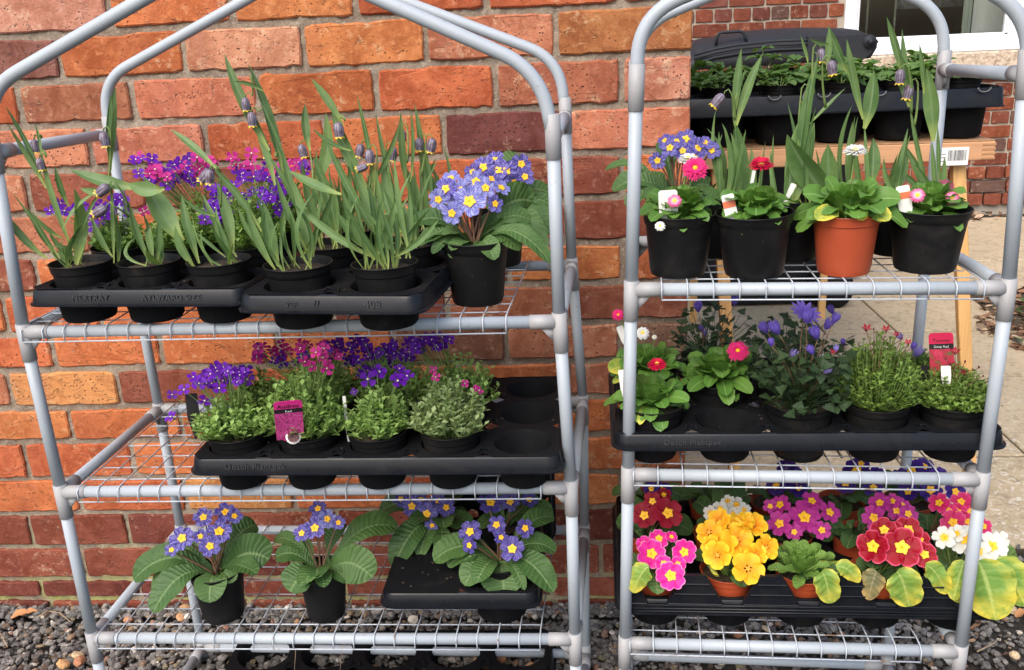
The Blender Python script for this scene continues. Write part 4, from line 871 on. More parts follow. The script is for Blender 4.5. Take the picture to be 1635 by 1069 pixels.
M_DPINK = m_petal('daisy_magenta_petal', (.80, .03, .20), (.76, .02, .19)); M_DRED = m_petal('daisy_crimson_petal', (.62, .01, .05), (.66, .01, .07)); M_DWHITE = m_petal('daisy_white_petal', (.82, .82, .76), (.86, .86, .84)); M_DBI = m_petal('daisy_white_pink_petal', (.84, .55, .62), (.82, .10, .32))
DAISY = dict(pink=daisy_mesh(M_DPINK, 4, 28, 1), red=daisy_mesh(M_DRED, 4, 28, 2), white=daisy_mesh(M_DWHITE, 3, 26, 3), bi=daisy_mesh(M_DBI, 2, 26, 4)); DISC = disc_mesh(M_EYEY); DISCO = disc_mesh(M_EYE, .2); CALYX = calyx_mesh()
def bellis(label, P, D, h, flowers, pot=None, group='potted daisies', nl=64, R=.062, H=.045, lmat=None, big=1.0, extra=()):
    P = Vector(P); root = potted('potted_daisy', label, 'potted plant', P, D, h, pot, group); C0 = P+Vector((0, 0, h*.88)); lmat = lmat or M_BELLIS
    for i in range(nl):
        az = 2*PI*i*.381966+R_.gauss(0, .2); q = (i+.5)/nl; el = 1.30*(1-q)**.75+.08; L = (.044+.008*q)*big*R_.uniform(.85, 1.15)*(R/.062); el += R_.gauss(0, .26); L *= R_.uniform(.75, 1.12); az += R_.gauss(0, .25)
        d = Vector((math.cos(az)*math.cos(el), math.sin(az)*math.cos(el), math.sin(el)*.95))*L; b = C0+Vector((math.cos(az), math.sin(az), 0))*.006
        add_leaf(root, 'leaf', b, b+d+Vector((0, 0, -.010*q)), L*(.10+.14*q), L*R_.uniform(.17, .27), pr_spoon, lmat, fold=.20*R_.uniform(-.3, 1.8), ruffle=.13, face=R_.uniform(0, .5), n=8, m=2, seed=R_.random())
    for q in extra:
        tx, ty, wpx, mt = q[:4]; p1 = atY(tx, ty, P.y-D*.55 if len(q) < 5 else P.y+q[4]); add_leaf(root, 'leaf', C0, p1, .012, wpx/2/ppm(p1), pr_spoon, mt, fold=.15, ruffle=.06, face=.5, n=10, m=3)
    for f_ in flowers:
        fx, fy, d, kd = f_[:4]; Q = atY(fx, fy, P.y+(f_[5] if len(f_) > 5 else -.012)); s = d/2/ppm(Q); mode = f_[4] if len(f_) > 4 else 'cam'
        N = {'cam': (tocam(Q)+Vector((0, 0, .5))).normalized(), 'up': (Vector((0, 0, 1))+tocam(Q)*.22).normalized(), 'back': (Vector((.15, .8, .55))).normalized()}[mode]
        fl = link('flower', DAISY[kd], root, mw=place(Q-P, N, R_.uniform(0, 6), s)); link('eye', DISCO if kd == 'pink' else DISC, fl); link('calyx', CALYX, fl)
        add_stem(root, bez(C0, Q-N*s*.1, (R_.gauss(0, .003), 0, .006)), .0015, M_STEM)
    return root
# fritillary
def bell_mesh():
    mb = MB(); n = 24; prof = [(.06, 0), (.20, -.03), (.36, -.20), (.45, -.50), (.45, -.85), (.40, -1.12), (.36, -1.28), (.42, -1.42)]; v = []; uv = []
    for i, (r_, z) in enumerate(prof):
        for k in range(n):
            a = 2*PI*k/n; m_ = 1+.08*math.cos(6*a)*(i > 1)+(.0 if i < 6 else .1*math.cos(6*a)); zz = z-(.09*math.cos(6*a) if i == len(prof)-1 else 0); v.append((r_*m_*math.cos(a), r_*m_*math.sin(a), zz)); uv.append((k/n, i/(len(prof)-1)))
    f = [(i*n+k, (i+1)*n+k, (i+1)*n+(k+1) % n, i*n+(k+1) % n) for i in range(len(prof)-1) for k in range(n)]; mb.add(v, f, uv)
    t = NT('fritillary_bell'); uvn = t.n('ShaderNodeUVMap'); sx = t.n('ShaderNodeSeparateXYZ'); t.l(uvn.outputs[0], sx.inputs[0]); n_ = t.noise(t.pos(), 160, 3)
    st = t.math('SINE', t.math('MULTIPLY', sx.outputs[0], 2*PI*12)); c = t.mix(t.rng(st, -.2, .9), (.13, .11, .15), (.27, .25, .32)); c = t.mix(t.rng(n_, .4, .7), c, (.085, .045, .06))
    c = t.mix(t.rng(sx.outputs[1], .86, .92), c, (.72, .50, .03)); t.base(c); t.rough(.5); return mb.mesh('flower', t.m)
BELL = bell_mesh()
def fritillary(label, P, D, h, leaves, bells, group='potted fritillaries', pot=None, fill=6, L=None, fillH=.09):
    """leaves: (x0,y0,x1,y1,width_px,bow_px[,dy]) in the photo, the blade stands on the plane of its pot; bells: (x,y,size_px,stem_x,stem_y)"""
    wm = 1.12 if P[0] > .15 else .86; fill = fill//2 if P[0] > .15 else fill; P = Vector(P); root = potted('potted_fritillary', label, 'potted plant', P, D, h, pot, group); C0 = P+Vector((0, 0, h*.86)); Yc = P.y; cx, cy = proj(C0)
    for q in leaves:
        x0, y0, x1, y1, wd, bow = q[:6]; dy = q[6] if len(q) > 6 else R_.uniform(-.02, .02); a = atY(x0, y0, Yc+dy*.2); b = atY(x1, y1, Yc+dy); k = ppm(a)
        v, f, uv = blade(a, b, bow/k, wd/2/k*wm, face=R_.uniform(.55, .95), seed=R_.random()); mb = MB(); mb.add([p-P for p in v], f, uv); link('leaf', mb.mesh('leaf', M_FRIT), root)
    for i in range(fill):
        az = R_.uniform(0, 2*PI); r_ = R_.uniform(.2, .75)*D*.45; b = C0+Vector((math.cos(az)*r_, math.sin(az)*r_, 0)); H_ = fillH*R_.uniform(.6, 1.2); tip = b+Vector((R_.gauss(0, .022), R_.gauss(0, .02), H_))
        v, f, uv = blade(b, tip, R_.gauss(0, .01), R_.uniform(.0025, .0055)*wm*1.1, face=R_.uniform(0, .9), seed=i); mb = MB(); mb.add([p-P for p in v], f, uv); link('leaf', mb.mesh('leaf', M_FRIT), root)
    for q in bells:
        x, y, sz, sx_, sy_ = q[:5]; Q = atY(x, y, Yc+(q[5] if len(q) > 5 else R_.uniform(-.02, .02))); k = ppm(Q); s = sz/k/1.58; top = Q+Vector((0, 0, s*.7)); tilt = q[6] if len(q) > 6 else R_.gauss(0, .12)
        M_ = Matrix.Translation(top-P)@Matrix.Rotation(tilt, 4, 'Y')@Matrix.Diagonal((s, s, s, 1)); link('flower', BELL, root, mw=M_)
        b = atY(sx_, sy_, Yc); sgn = 1 if sx_ >= x else -1; hook = top+Vector((sgn*.007, .001, .007)); pts = bez(b, hook+Vector((sgn*.004, 0, -.006)), (sgn*.004, 0, 0), 8)+[hook, top+Vector((sgn*.002, 0, .004)), top-Vector((0, 0, .001))]
        add_stem(root, pts, .0019, M_STEM, r1=.0008)
    return root
def blade(p0, p1, bow, width, face=.8, seed=0, n=14, m=2):
    p0, p1 = Vector(p0), Vector(p1); d = p1-p0; vw = tocam(p0); sd_ = d.cross(vw).normalized(); c_ = (p0+p1)/2+sd_*bow*2; rs = random.Random(seed); hs = Vector((rs.gauss(0, 1), rs.gauss(0, 1), 0)).normalized(); v = []; uv = []; tw = rs.uniform(-.8, .8)
    def B(t): return p0*(1-t)**2+c_*2*t*(1-t)+p1*t*t
    for i in range(n+1):
        t = i/n; Q = B(t); T = (B(min(1, t+.02))-B(max(0, t-.02))).normalized(); sc_ = T.cross(vw).normalized()
        if sc_.dot(hs) < 0: hs = -hs
        S = hs*(1-face)+sc_*face; S = (S-T*S.dot(T)).normalized(); S = Matrix.Rotation(tw*t, 3, T)@S; N = S.cross(T)
        wd = width*pr_lanc2(t)
        for k in range(-m, m+1):
            s = k/m; v.append(Q+S*s*wd*.93+N*(abs(s)**1.3*wd*.35)); uv.append((.5+s*.5, t))
    q = 2*m+1; return v, [(i*q+k, i*q+k+1, (i+1)*q+k+1, (i+1)*q+k) for i in range(n) for k in range(2*m)], uv
def pr_lanc2(t): return (.22+.78*math.sin(PI/2*min(1, t/.5))**1.4)*(1-max(0, (t-.5)/.5)**2.0)+.02
# small cushions
def tiny_leaf(mb, P, d, L, w_, up=Vector((0, 0, 1))):
    s = d.cross(up); s = s.normalized() if s.length > .01 else Vector((1, 0, 0)); n = s.cross(d).normalized(); a, b, c_, e = P, P+d*L*.55+s*w_+n*L*.08, P+d*L, P+d*L*.55-s*w_+n*L*.08
    m_ = P+d*L*.5-n*L*.04; mb.add([a, b, c_, e, m_], [(0, 1, 4), (1, 2, 4), (2, 3, 4), (3, 0, 4)], [(.5, 0), (1, .5), (.5, 1), (0, .5), (.5, .5)])
def cushion(root, C0, rx, ry, H, nst, mat, leafL=.009, leafW=.0028, per=9, spread=1., stemr=.0007, seed=0, droop=.2, name='foliage', trifid=False, smat=None):
    rs = random.Random(seed); L0 = Vector(root.location); mb = MB(); ms_ = MB(); tips = []
    for i in range(nst):
        az = rs.uniform(0, 2*PI); q = math.sqrt(rs.random()); hx_, hy_ = q*rx*math.cos(az), q*ry*math.sin(az); z = H*(1-.60*q*q)*rs.uniform(.50, 1.18)
        b = C0+Vector((hx_*.35, hy_*.35, -.004)); t_ = C0+Vector((hx_, hy_, z-droop*.02*q)); pts = bez(b-L0, t_-L0, (hx_*.15, hy_*.15, -z*.05), 5); tube(ms_, pts, stemr, 4, False); tips.append(t_)
        for k in range(per):
            s = .35+.65*(k+1)/per; P_ = pts[0].lerp(pts[-1], 0) ; ii = min(4, int(s*5)); P_ = pts[ii].lerp(pts[ii+1], s*5-ii) if ii < 5 else pts[5]
            a = rs.uniform(0, 2*PI); e = rs.uniform(.1, .9); d = Vector((math.cos(a)*math.cos(e), math.sin(a)*math.cos(e), math.sin(e)))
            sc_ = rs.uniform(.7, 1.2)*(1.0-.25*(k/per))
            if trifid:
                for da in (-.5, 0, .5): d2 = Matrix.Rotation(da, 3, 'Z')@d; tiny_leaf(mb, P_, d2, leafL*sc_, leafW*sc_)
            else: tiny_leaf(mb, P_, d, leafL*sc_, leafW*sc_)
    o = link(name, mb.mesh(name, mat), root, kind='stuff'); o2 = link('stem', ms_.mesh('stem', smat or M_STEM), root, kind='stuff'); return tips
def aub_flower(mat):
    mb = MB()
    for k in range(4):
        a0 = PI/2*k; v = [(0, 0, .02)]; uv = [(.5, 0)]; 
        for j, (rr, aa) in enumerate(((.55, -.55), (.92, -.55), (1.03, -.2), (1.03, .2), (.92, .55), (.55, .55))): v.append((rr*math.cos(a0+aa), rr*math.sin(a0+aa), .08+.12*rr*(1-abs(aa))-.03*(k % 2))); uv.append((.5+aa, rr))
        v.append((.6*math.cos(a0), .6*math.sin(a0), .06)); uv.append((.5, .6)); mb.add(v, [(0, 1, 7), (1, 2, 7), (2, 3, 7), (3, 4, 7), (4, 5, 7), (5, 6, 7), (6, 0, 7)], uv)
    mb2 = mb; b = len(mb.f); lathe(mb, [(.001, .16), (.13, .12), (.12, .02)], 6, 1); tube(mb, [(0, 0, .0), (0, 0, -.9)], [.13, .10], 6, False, 2)
    return mb.mesh('flower', [mat, M_EYEW, M_CALYX], True)
M_EYEW = simple('pale_eye', (.75, .70, .55), .6); AUBF = dict(p=aub_flower(M_AUBF), m=aub_flower(M_AUBM), d=aub_flower(M_AUBD))
def aubrieta(label, P, D, h, ell, nfl, kinds, group='potted aubrietas', fol=(.055, .05, .055), nst=110, mat=None, seed=0, extra=(), fs=10.5, name='potted_aubrieta', smat=None, yd=0):
    """ell: list of ellipses (x,y,rx,ry) of the photo in which flowers stand"""
    P = Vector(P); root = potted(name, label, 'potted plant', P, D, h, None, group); C0 = P+Vector((0, 0, h*.9)); tips = cushion(root, C0, fol[0], fol[1], fol[2], nst, mat or M_AUB, seed=seed, smat=smat, leafL=.0135, leafW=.0044, per=8)
    rs = random.Random(seed+1)
    fl = [(x, y, s, k) for (x, y, s, k) in extra]
    for i in range(nfl):
        e = ell[i % len(ell)]; a = rs.uniform(0, 2*PI); q = math.sqrt(rs.random()); fl.append((e[0]+e[2]*q*math.cos(a), e[1]+e[3]*q*math.sin(a), fs*rs.uniform(.8, 1.15), kinds[rs.randrange(len(kinds))]))
    for (x, y, s, k) in fl:
        Q = atY(x, y, P.y+yd+rs.gauss(0, .018)); sc_ = s/ppm(Q); N = (tocam(Q)*.8+Vector((rs.gauss(0, .4), rs.gauss(0, .3), .7+rs.gauss(0, .2)))).normalized()
        link('flower', AUBF[k], root, mw=place(Q-P, N, rs.uniform(0, 6), sc_)); add_stem(root, bez(C0.lerp(Q, .45), Q-N*sc_*.8, (0, 0, .002), 3), .0007, M_STEM, seg=4)
    return root
def sax_flower(mat):
    mb = MB()
    for k in range(5):
        a0 = 2*PI*k/5; v = [(0, 0, 0), (.6*math.cos(a0-.5), .6*math.sin(a0-.5), .45), (1.0*math.cos(a0), 1.0*math.sin(a0), .75), (.6*math.cos(a0+.5), .6*math.sin(a0+.5), .45)]; mb.add(v, [(0, 1, 2, 3)], [(.5, 0), (0, .5), (.5, 1), (1, .5)])
    lathe(mb, [(.12, .15), (.3, 0), (.15, -.4), (.05, -.5)], 6, 1); return mb.mesh('flower', [mat, M_SAXC])
M_SAXC = simple('red_bud', (.16, .02, .03), .5); SAXF = sax_flower(m_petal('saxifrage_petal', (.42, .02, .04), (.40, .015, .05)))
def bud_mesh():
    mb = MB(); lathe(mb, [(.05, -.5), (.28, -.3), (.34, .1), (.22, .5), (.02, .75)], 8); return mb.mesh('bud', M_SAXC)
BUD = bud_mesh()
def saxifrage(label, P, D, h, flowers, buds, seed=0, fol=(.06, .055, .06), nst=300, group='potted saxifrages'):
    P = Vector(P); root = potted('potted_saxifrage', label, 'potted plant', P, D, h, None, group); C0 = P+Vector((0, 0, h*.9)); cushion(root, C0, fol[0], fol[1], fol[2], nst, M_SAX, .010, .0016, 6, seed=seed, trifid=True)
    rs = random.Random(seed)
    for lst, me, nm in ((flowers, SAXF, 'flower'), (buds, BUD, 'bud')):
        for (x, y, s) in lst:
            Q = atY(x, y, P.y+rs.gauss(0, .02)); sc_ = s/2/ppm(Q); N = (tocam(Q)*.6+Vector((rs.gauss(0, .3), 0, 1))).normalized(); link(nm, me, root, mw=place(Q-P, N, rs.uniform(0, 6), sc_)); add_stem(root, bez(C0.lerp(Q, .2), Q, (rs.gauss(0, .006), 0, .004), 5), .0008, M_STEMR, seg=5)
    return root
# ------------------------------------------------------------------ more plants
def anemone(label, P, D, h, flowers, seed=0, nleaf=60, Rr=.06, H=.08, spots=(), group='potted anemones'):
    P = Vector(P); root = potted('potted_anemone', label, 'potted plant', P, D, h, None, group); C0 = P+Vector((0, 0, h*.88)); rs = random.Random(seed)
    for i in range(nleaf):
        az = rs.uniform(0, 2*PI); q = math.sqrt(rs.random()); T_ = C0+Vector((q*Rr*math.cos(az), q*Rr*math.sin(az), H*rs.uniform(.15, 1.0)*(1-.3*q)))
        add_stem(root, bez(C0+Vector((rs.gauss(0, .01), rs.gauss(0, .01), 0)), T_, (0, 0, .004), 4), .0006, M_ANEM, seg=4)
        mb = MB(); s = rs.uniform(.006, .0105); n_ = Vector((rs.gauss(0, .5), rs.gauss(0, .5)-.3, 1)).normalized(); F = frame(n_, rs.uniform(0, 6))
        for a0 in (0, 2.1, -2.1):
            for da, ll in ((-.55, .8), (0, 1.15), (.55, .8)):
                a = a0+da; d = Vector((math.cos(a), math.sin(a), rs.uniform(-.1, .2))); e = Vector((-math.sin(a), math.cos(a), 0)); v = [Vector((0, 0, 0)), d*.5*ll+e*.22, d*.8*ll+e*.26, d*.75*ll+e*.1, d*ll, d*.75*ll-e*.1, d*.8*ll-e*.26, d*.5*ll-e*.22]
                mb.add([T_-P+(F@(p*s)) for p in v], [(0, 1, 7), (1, 2, 3), (1, 3, 5, 7), (3, 4, 5), (5, 6, 7)], [(.5, 0), (0, .5), (0, .8), (.4, .8), (.5, 1), (.6, .8), (1, .8), (1, .5)])
        link('leaf', mb.mesh('leaf', M_ANEM), root)
    for (x, y, d, kd) in flowers:
        Q = atY(x, y, P.y+rs.gauss(-.01, .02)); s = d/2/ppm(Q)*1.2; N = (tocam(Q)*.55+Vector((rs.gauss(0, .5), 0, .8))).normalized() if kd != 'side' else Vector((rs.gauss(0, .4), -.2, 1)).normalized()
        link('flower', ANEMF[kd], root, mw=place(Q-P, N, rs.uniform(0, 6), s)); add_stem(root, bez(C0.lerp(Q, .1), Q-N*s*.1, (rs.gauss(0, .01), 0, .008), 7), .0009, M_STEMR, seg=5)
    return root
def anem_mesh(open_, mat, n=13):
    mb = MB(); rs = random.Random(n)
    for k in range(n):
        a = 2*PI*k/n+rs.gauss(0, .06); ca, sa = math.cos(a), math.sin(a); v = []; uv = []
        for i in range(5):
            t = i/4; rad = .08+(t*.95 if open_ else (.34*math.sin(t*PI*.62)+.05)); z = (.18*t+.05*math.sin(a*3)) if open_ else t*1.25; w_ = (.04+.12*math.sin(PI*min(1, t*.85+.12)))*(1 if i < 4 else .35)
            v += [(rad*ca-w_*sa, rad*sa+w_*ca, z), (rad*ca+w_*sa, rad*sa-w_*ca, z)]; uv += [(0, t), (1, t)]
        mb.add(v, [(2*i, 2*i+1, 2*i+3, 2*i+2) for i in range(4)], uv)
    if open_: lathe(mb, [(.16, .06), (.14, .14), (.02, .18)], 10, 1)
    return mb.mesh('flower', [mat, M_EYE])
M_ANF = m_petal('blue_anemone_petal', (.17, .11, .52), (.20, .14, .60)); M_ANW = m_petal('white_anemone_petal', (.75, .66, .72), (.84, .82, .84)); M_ANL = m_petal('pale_blue_anemone_petal', (.30, .22, .66), (.45, .38, .80))
ANEMF = dict(open=anem_mesh(True, M_ANF), side=anem_mesh(False, M_ANF, 11), bud=anem_mesh(False, M_ANL, 7), white=anem_mesh(False, M_ANW, 7))
def pr_straw(t): return math.sin(PI*min(1, t*.9+.06))**.7*(1+.08*math.sin(t*38))
def strawberry(label, P, H=.09, seed=0, n=8):
    P = Vector(P); root = thing('strawberry_plant', label, 'plant', P, 'strawberry plants in the tray'); rs = random.Random(seed)
    D = .088; a, b = pot_mesh(D, .075, M_POT); pb = link('pot', a, root); pb.location = (0, 0, -.055); sb = link('soil', b, root); sb.location = (0, 0, -.055)
    for i in range(n):
        az = rs.uniform(0, 2*PI); q = rs.uniform(.3, 1.0); T_ = Vector((q*.06*math.cos(az), q*.06*math.sin(az), rs.uniform(.02, H)*(1.1-q*.4))); add_stem(root, [P+p for p in bez(Vector((0, 0, .005)), T_, (0, 0, .01), 5)], .0013, M_STEM, seg=5)
        for da in (-1.5, 0, 1.5):
            a = az+da; L = rs.uniform(.026, .040); d = Vector((math.cos(a), math.sin(a), rs.uniform(-.25, .45)))*L; add_leaf(root, 'leaf', P+T_, P+T_+d, L*.12, L*.40, pr_straw, M_STRAW, fold=.3, ruffle=.05, face=.1, n=9, m=2, seed=rs.random())
    return root
def label_card(label, P0, P1, wid, base, bands, thick=.0006, texts=(), tip=None, name='plant_label', cat='plant label', group='plant labels'):
    """flat plastic card from its foot P0 to its head P1"""
    P0, P1 = Vector(P0), Vector(P1); Z = (P1-P0); L = Z.length; Z.normalize(); Y = -tocam(P0); Y = (Y-Z*Y.dot(Z)).normalized(); X = Y.cross(Z)
    root = thing(name, label, cat, P0, group); F = Matrix((X, Y, Z)).transposed().to_4x4(); mb = MB(); c = []; r_ = wid*.16
    for cx, cy, a0 in ((wid/2-r_, L-r_, 0), (-wid/2+r_, L-r_, PI/2)):
        for k in range(6): a = a0+k*PI/10; c.append((cx+r_*math.cos(a), cy+r_*math.sin(a)))
    c += [(-wid/2, L*.12), (-wid*.08, -(.010 if wid > .03 else .03)), (wid*.08, -(.010 if wid > .03 else .03)), (wid/2, L*.12)]; n = len(c)
    mb.add([(x, 0, z) for x, z in c]+[(x, thick, z) for x, z in c], [tuple(range(n)), tuple(range(n, 2*n))[::-1]]+[(k, (k+1) % n, n+(k+1) % n, n+k) for k in range(n)])
    me = mb.mesh('card', base, False); me.transform(F); card = link('card', recalc(me), root)
    for i, (z0_, z1, mt, x0_, x1) in enumerate(bands):
        mb = MB(); box(mb, (wid*x0_, -.0004-.0001*i, L*z0_), (wid*x1, -.00005, L*z1)); me = mb.mesh('print', mt, False); me.transform(F); link('print', me, card)
    for (txt, z, size, mt) in texts:
        cu = bpy.data.curves.new('text', 'FONT'); cu.body = txt; cu.size = size; cu.extrude = .00008; cu.align_x = 'CENTER'; ob = bpy.data.objects.new('tmp', cu); COL.objects.link(ob); me = bpy.data.meshes.new_from_object(ob); bpy.data.objects.remove(ob); me.name = 'lettering'; me.materials.clear(); me.materials.append(mt)
        Rm = Matrix.Rotation(PI/2, 4, 'X'); Rm.translation = Vector((0, -.0007, L*z)); me.transform(F@Rm); link('lettering', me, card)
    return root
M_LABELG = simple('weathered_white_label', (.60, .62, .58), .5); M_MAG = simple('magenta_print', (.72, .035, .26), .4); M_BLK = simple('black_print', (.02, .018, .02), .4); M_CRIM = simple('crimson_print', (.68, .02, .09), .4); M_ORB = simple('orange_band_print', (.55, .13, .05), .5)
tt = NT('flower_photo_print'); n = tt.noise(tt.pos(), 260, 4, .7); tt.base(tt.ramp(n, [(.36, (.10, .06, .06)), (.45, (.50, .03, .20)), (.60, (.70, .10, .36)), (.72, (.35, .30, .15))])); tt.rough(.4); M_PHOTO = tt.m
tt = NT('red_flower_print'); n = tt.noise(tt.pos(), 90, 4, .6); tt.base(tt.ramp(n, [(.38, (.16, .14, .05)), (.47, (.45, .03, .06)), (.66, (.62, .06, .12))])); tt.rough(.4); M_PHOTO2 = tt.m

# ================================================================== LEFT RACK, TOP SHELF
z = LZ[0]; OFF = .034; H5 = .058; SK = .024
T1, ux, uy, p1_, _ = tray('black three across tray holding fritillary pots at the left end of the top shelf', atZ(50, 487, z+OFF), atZ(389, 486, z+OFF), 3, 3, H5, SK, .44, text=[('NEXTRAY', .30, .012), ('AYLWARD SIZE', .68, .012)])
T2, _, _, p2_, _ = tray('black tray embossed 408 in the middle of the top shelf', atZ(384, 497, z+OFF+.002), atZ(671, 499, z+OFF+.002), 3, 2, H5, SK, .40, text=[('VEF', .30, .010), ('//', .44, .014), ('408', .75, .014)])
base = -H5+.005
def cell(T, nx, i, j): return T[j*nx+i]+Vector((0, 0, base))
Dp, hp_ = .091, .082
fritillary('fritillary pot at the far left of the top shelf with a tall stem leaning left', cell(T1, 3, 0, 0), Dp, hp_, [(122, 422, 118, 300, 30, 6), (116, 400, 62, 225, 12, -4), (74, 300, 12, 197, 15, 2), (70, 290, 8, 168, 9, 3), (75, 412, 2, 332, 15, -6), (95, 410, 44, 330, 14, -5), (90, 415, 20, 308, 6, 3), (100, 380, 50, 335, 13, -4), (128, 420, 140, 350, 8, 0), (66, 250, 55, 195, 6, 2), (110, 330, 88, 265, 12, -2)], [(56, 233, 24, 62, 215), (64, 262, 22, 68, 240)], fill=5, fillH=.06)
fritillary('fritillary pot second from the left end of the top shelf, one tall upright leaf', cell(T1, 3, 1, 0), Dp, hp_, [(182, 420, 178, 275, 8, 0), (176, 272, 184, 138, 20, -3), (172, 230, 177, 150, 9, 0), (188, 425, 178, 330, 14, 4), (180, 410, 146, 345, 12, -4), (225, 300, 110, 270, 26, -5), (178, 305, 128, 300, 16, -4), (163, 302, 98, 374, 9, 10), (165, 300, 132, 368, 6, 4), (240, 420, 205, 320, 13, -4), (244, 420, 228, 340, 16, 3), (238, 415, 195, 312, 8, -4), (250, 420, 252, 350, 12, 2)], [(166, 222, 27, 172, 300), (176, 308, 28, 205, 330, -.02, 1.0), (172, 343, 28, 205, 345, -.03, 1.1)], fill=5, fillH=.06)
fritillary('fritillary pot third from the left on the top shelf with one very broad dark leaf', cell(T1, 3, 2, 0), Dp*1.02, hp_, [(310, 425, 280, 360, 22, -4), (292, 385, 230, 282, 48, -6), (318, 420, 290, 310, 18, -3), (375, 418, 345, 330, 14, -8), (345, 345, 292, 316, 9, -4), (378, 410, 322, 308, 14, -3), (372, 400, 346, 292, 22, 4), (360, 410, 312, 370, 7, 0), (262, 300, 205, 292, 30, -6)], [(339, 284, 30, 352, 330, -.02, .8)], fill=5, fillH=.07)
fritillary('fritillary pot standing in the front left cell of the 408 tray', cell(T2, 2, 0, 0), Dp*1.07, hp_, [(440, 430, 392, 330, 16, -5), (418, 370, 335, 262, 14, 5), (345, 270, 272, 206, 15, 3), (445, 425, 420, 320, 26, -3), (495, 415, 470, 290, 24, 4), (500, 410, 515, 300, 12, 0), (470, 425, 462, 340, 10, 2), (490, 400, 440, 280, 14, -5), (480, 410, 530, 305, 16, 6), (420, 400, 380, 330, 10, -4)], [(336, 282, 26, 350, 275)], fill=9, fillH=.10)
fritillary('fritillary pot in the front right cell of the 408 tray, the fullest clump of leaves', cell(T2, 2, 1, 0), Dp*1.03, hp_, [(598, 415, 545, 300, 18, -6), (545, 310, 460, 272, 20, -4), (600, 412, 470, 320, 16, -8), (605, 415, 585, 290, 20, 3), (640, 412, 560, 300, 14, -6), (648, 412, 655, 310, 14, 3), (655, 412, 630, 250, 12, -4), (610, 400, 600, 270, 12, 4), (620, 400, 520, 220, 16, -6), (590, 400, 540, 340, 20, -4), (630, 410, 700, 350, 13, 6), (600, 410, 630, 320, 16, 4)], [], fill=16, fillH=.11)
fritillary('fritillary pot behind the front left pot of the 408 tray, tallest nodding stems', cell(T2, 2, 0, 1), Dp, hp_, [(500, 385, 430, 250, 14, 5), (455, 290, 395, 100, 20, 6), (430, 240, 358, 85, 20, -5), (440, 300, 397, 165, 16, 4), (515, 380, 480, 260, 16, -4), (540, 385, 500, 250, 22, 5), (500, 300, 520, 180, 24, 12), (495, 240, 487, 165, 16, -3), (540, 370, 560, 280, 14, 3), (480, 330, 450, 240, 14, -3), (470, 300, 410, 150, 7, 3), (420, 145, 372, 130, 8, 4)], [(392, 166, 24, 400, 120), (402, 190, 26, 415, 175), (427, 241, 24, 440, 250), (481, 241, 24, 500, 290)], fill=12, fillH=.12)
fritillary('fritillary pot behind the front right pot of the 408 tray with a tall central stem', cell(T2, 2, 1, 1), Dp, hp_, [(612, 370, 560, 250, 20, -5), (585, 300, 530, 175, 24, -4), (548, 200, 497, 125, 16, 2), (620, 370, 610, 250, 22, 4), (640, 370, 600, 280, 16, -3), (600, 300, 570, 150, 10, 2), (560, 240, 500, 205, 10, -6), (590, 300, 640, 190, 10, 5)], [(540, 207, 28, 545, 185), (578, 240, 24, 590, 300), (590, 250, 26, 600, 320), (588, 273, 22, 595, 330, -.01, 1.2)], fill=12, fillH=.12)
fritillary('fritillary pot at the back right of the 408 tray with three nodding bells', cell(T2, 2, 1, 2), Dp, hp_, [(660, 370, 648, 262, 12, 2), (650, 300, 640, 178, 14, -3), (680, 340, 662, 165, 14, 4), (655, 290, 655, 172, 8, 5), (700, 350, 690, 280, 16, 3), (640, 340, 600, 180, 10, -4), (672, 350, 650, 270, 18, 3), (690, 330, 676, 230, 10, 2)], [(628, 245, 26, 625, 290), (640, 216, 26, 650, 260), (670, 230, 24, 672, 280), (692, 232, 26, 685, 270)], fill=12, fillH=.12)
fritillary('fritillary pot at the back left of the 408 tray behind the tall stems', cell(T2, 2, 0, 2), Dp, hp_, [(540, 360, 560, 260, 14, 3), (520, 350, 505, 240, 14, -3), (560, 350, 540, 250, 12, 2)], [], fill=14, fillH=.11)
aubrieta('violet aubrieta behind the two left fritillary pots on the top shelf', cell(T1, 3, 0, 1), Dp, hp_, [(105, 330, 30, 14), (180, 330, 28, 20), (160, 345, 30, 18)], 26, 'pppd', fol=(.045, .04, .055), seed=1)
aubrieta('mixed violet and magenta aubrieta in the back row near the wall at the left', cell(T1, 3, 1, 2), Dp, hp_, [(250, 265, 40, 22), (275, 285, 45, 14)], 42, 'pppm', fol=(.055, .04, .085), seed=2, extra=[(230, 337, 9, 'm')])
aubrieta('violet aubrieta with fresh green foliage behind the third fritillary pot', cell(T1, 3, 2, 1), Dp, hp_, [(390, 305, 62, 30), (340, 330, 30, 25), (430, 320, 30, 30)], 62, 'ppppd', fol=(.06, .045, .085), nst=150, seed=3)
aubrieta('magenta aubrieta at the very back of the top shelf before the wall', cell(T1, 3, 2, 2), Dp, hp_, [(400, 262, 45, 18), (470, 272, 45, 14), (320, 262, 25, 14)], 48, 'mmmd', fol=(.07, .04, .10), nst=160, seed=4)
aubrieta('green aubrieta without flowers filling the middle of the left tray', cell(T1, 3, 1, 1), Dp, hp_, [], 0, 'p', fol=(.06, .045, .06), nst=130, seed=5)
P = atZ(760, 490, z)+Vector((0, .034, 0))
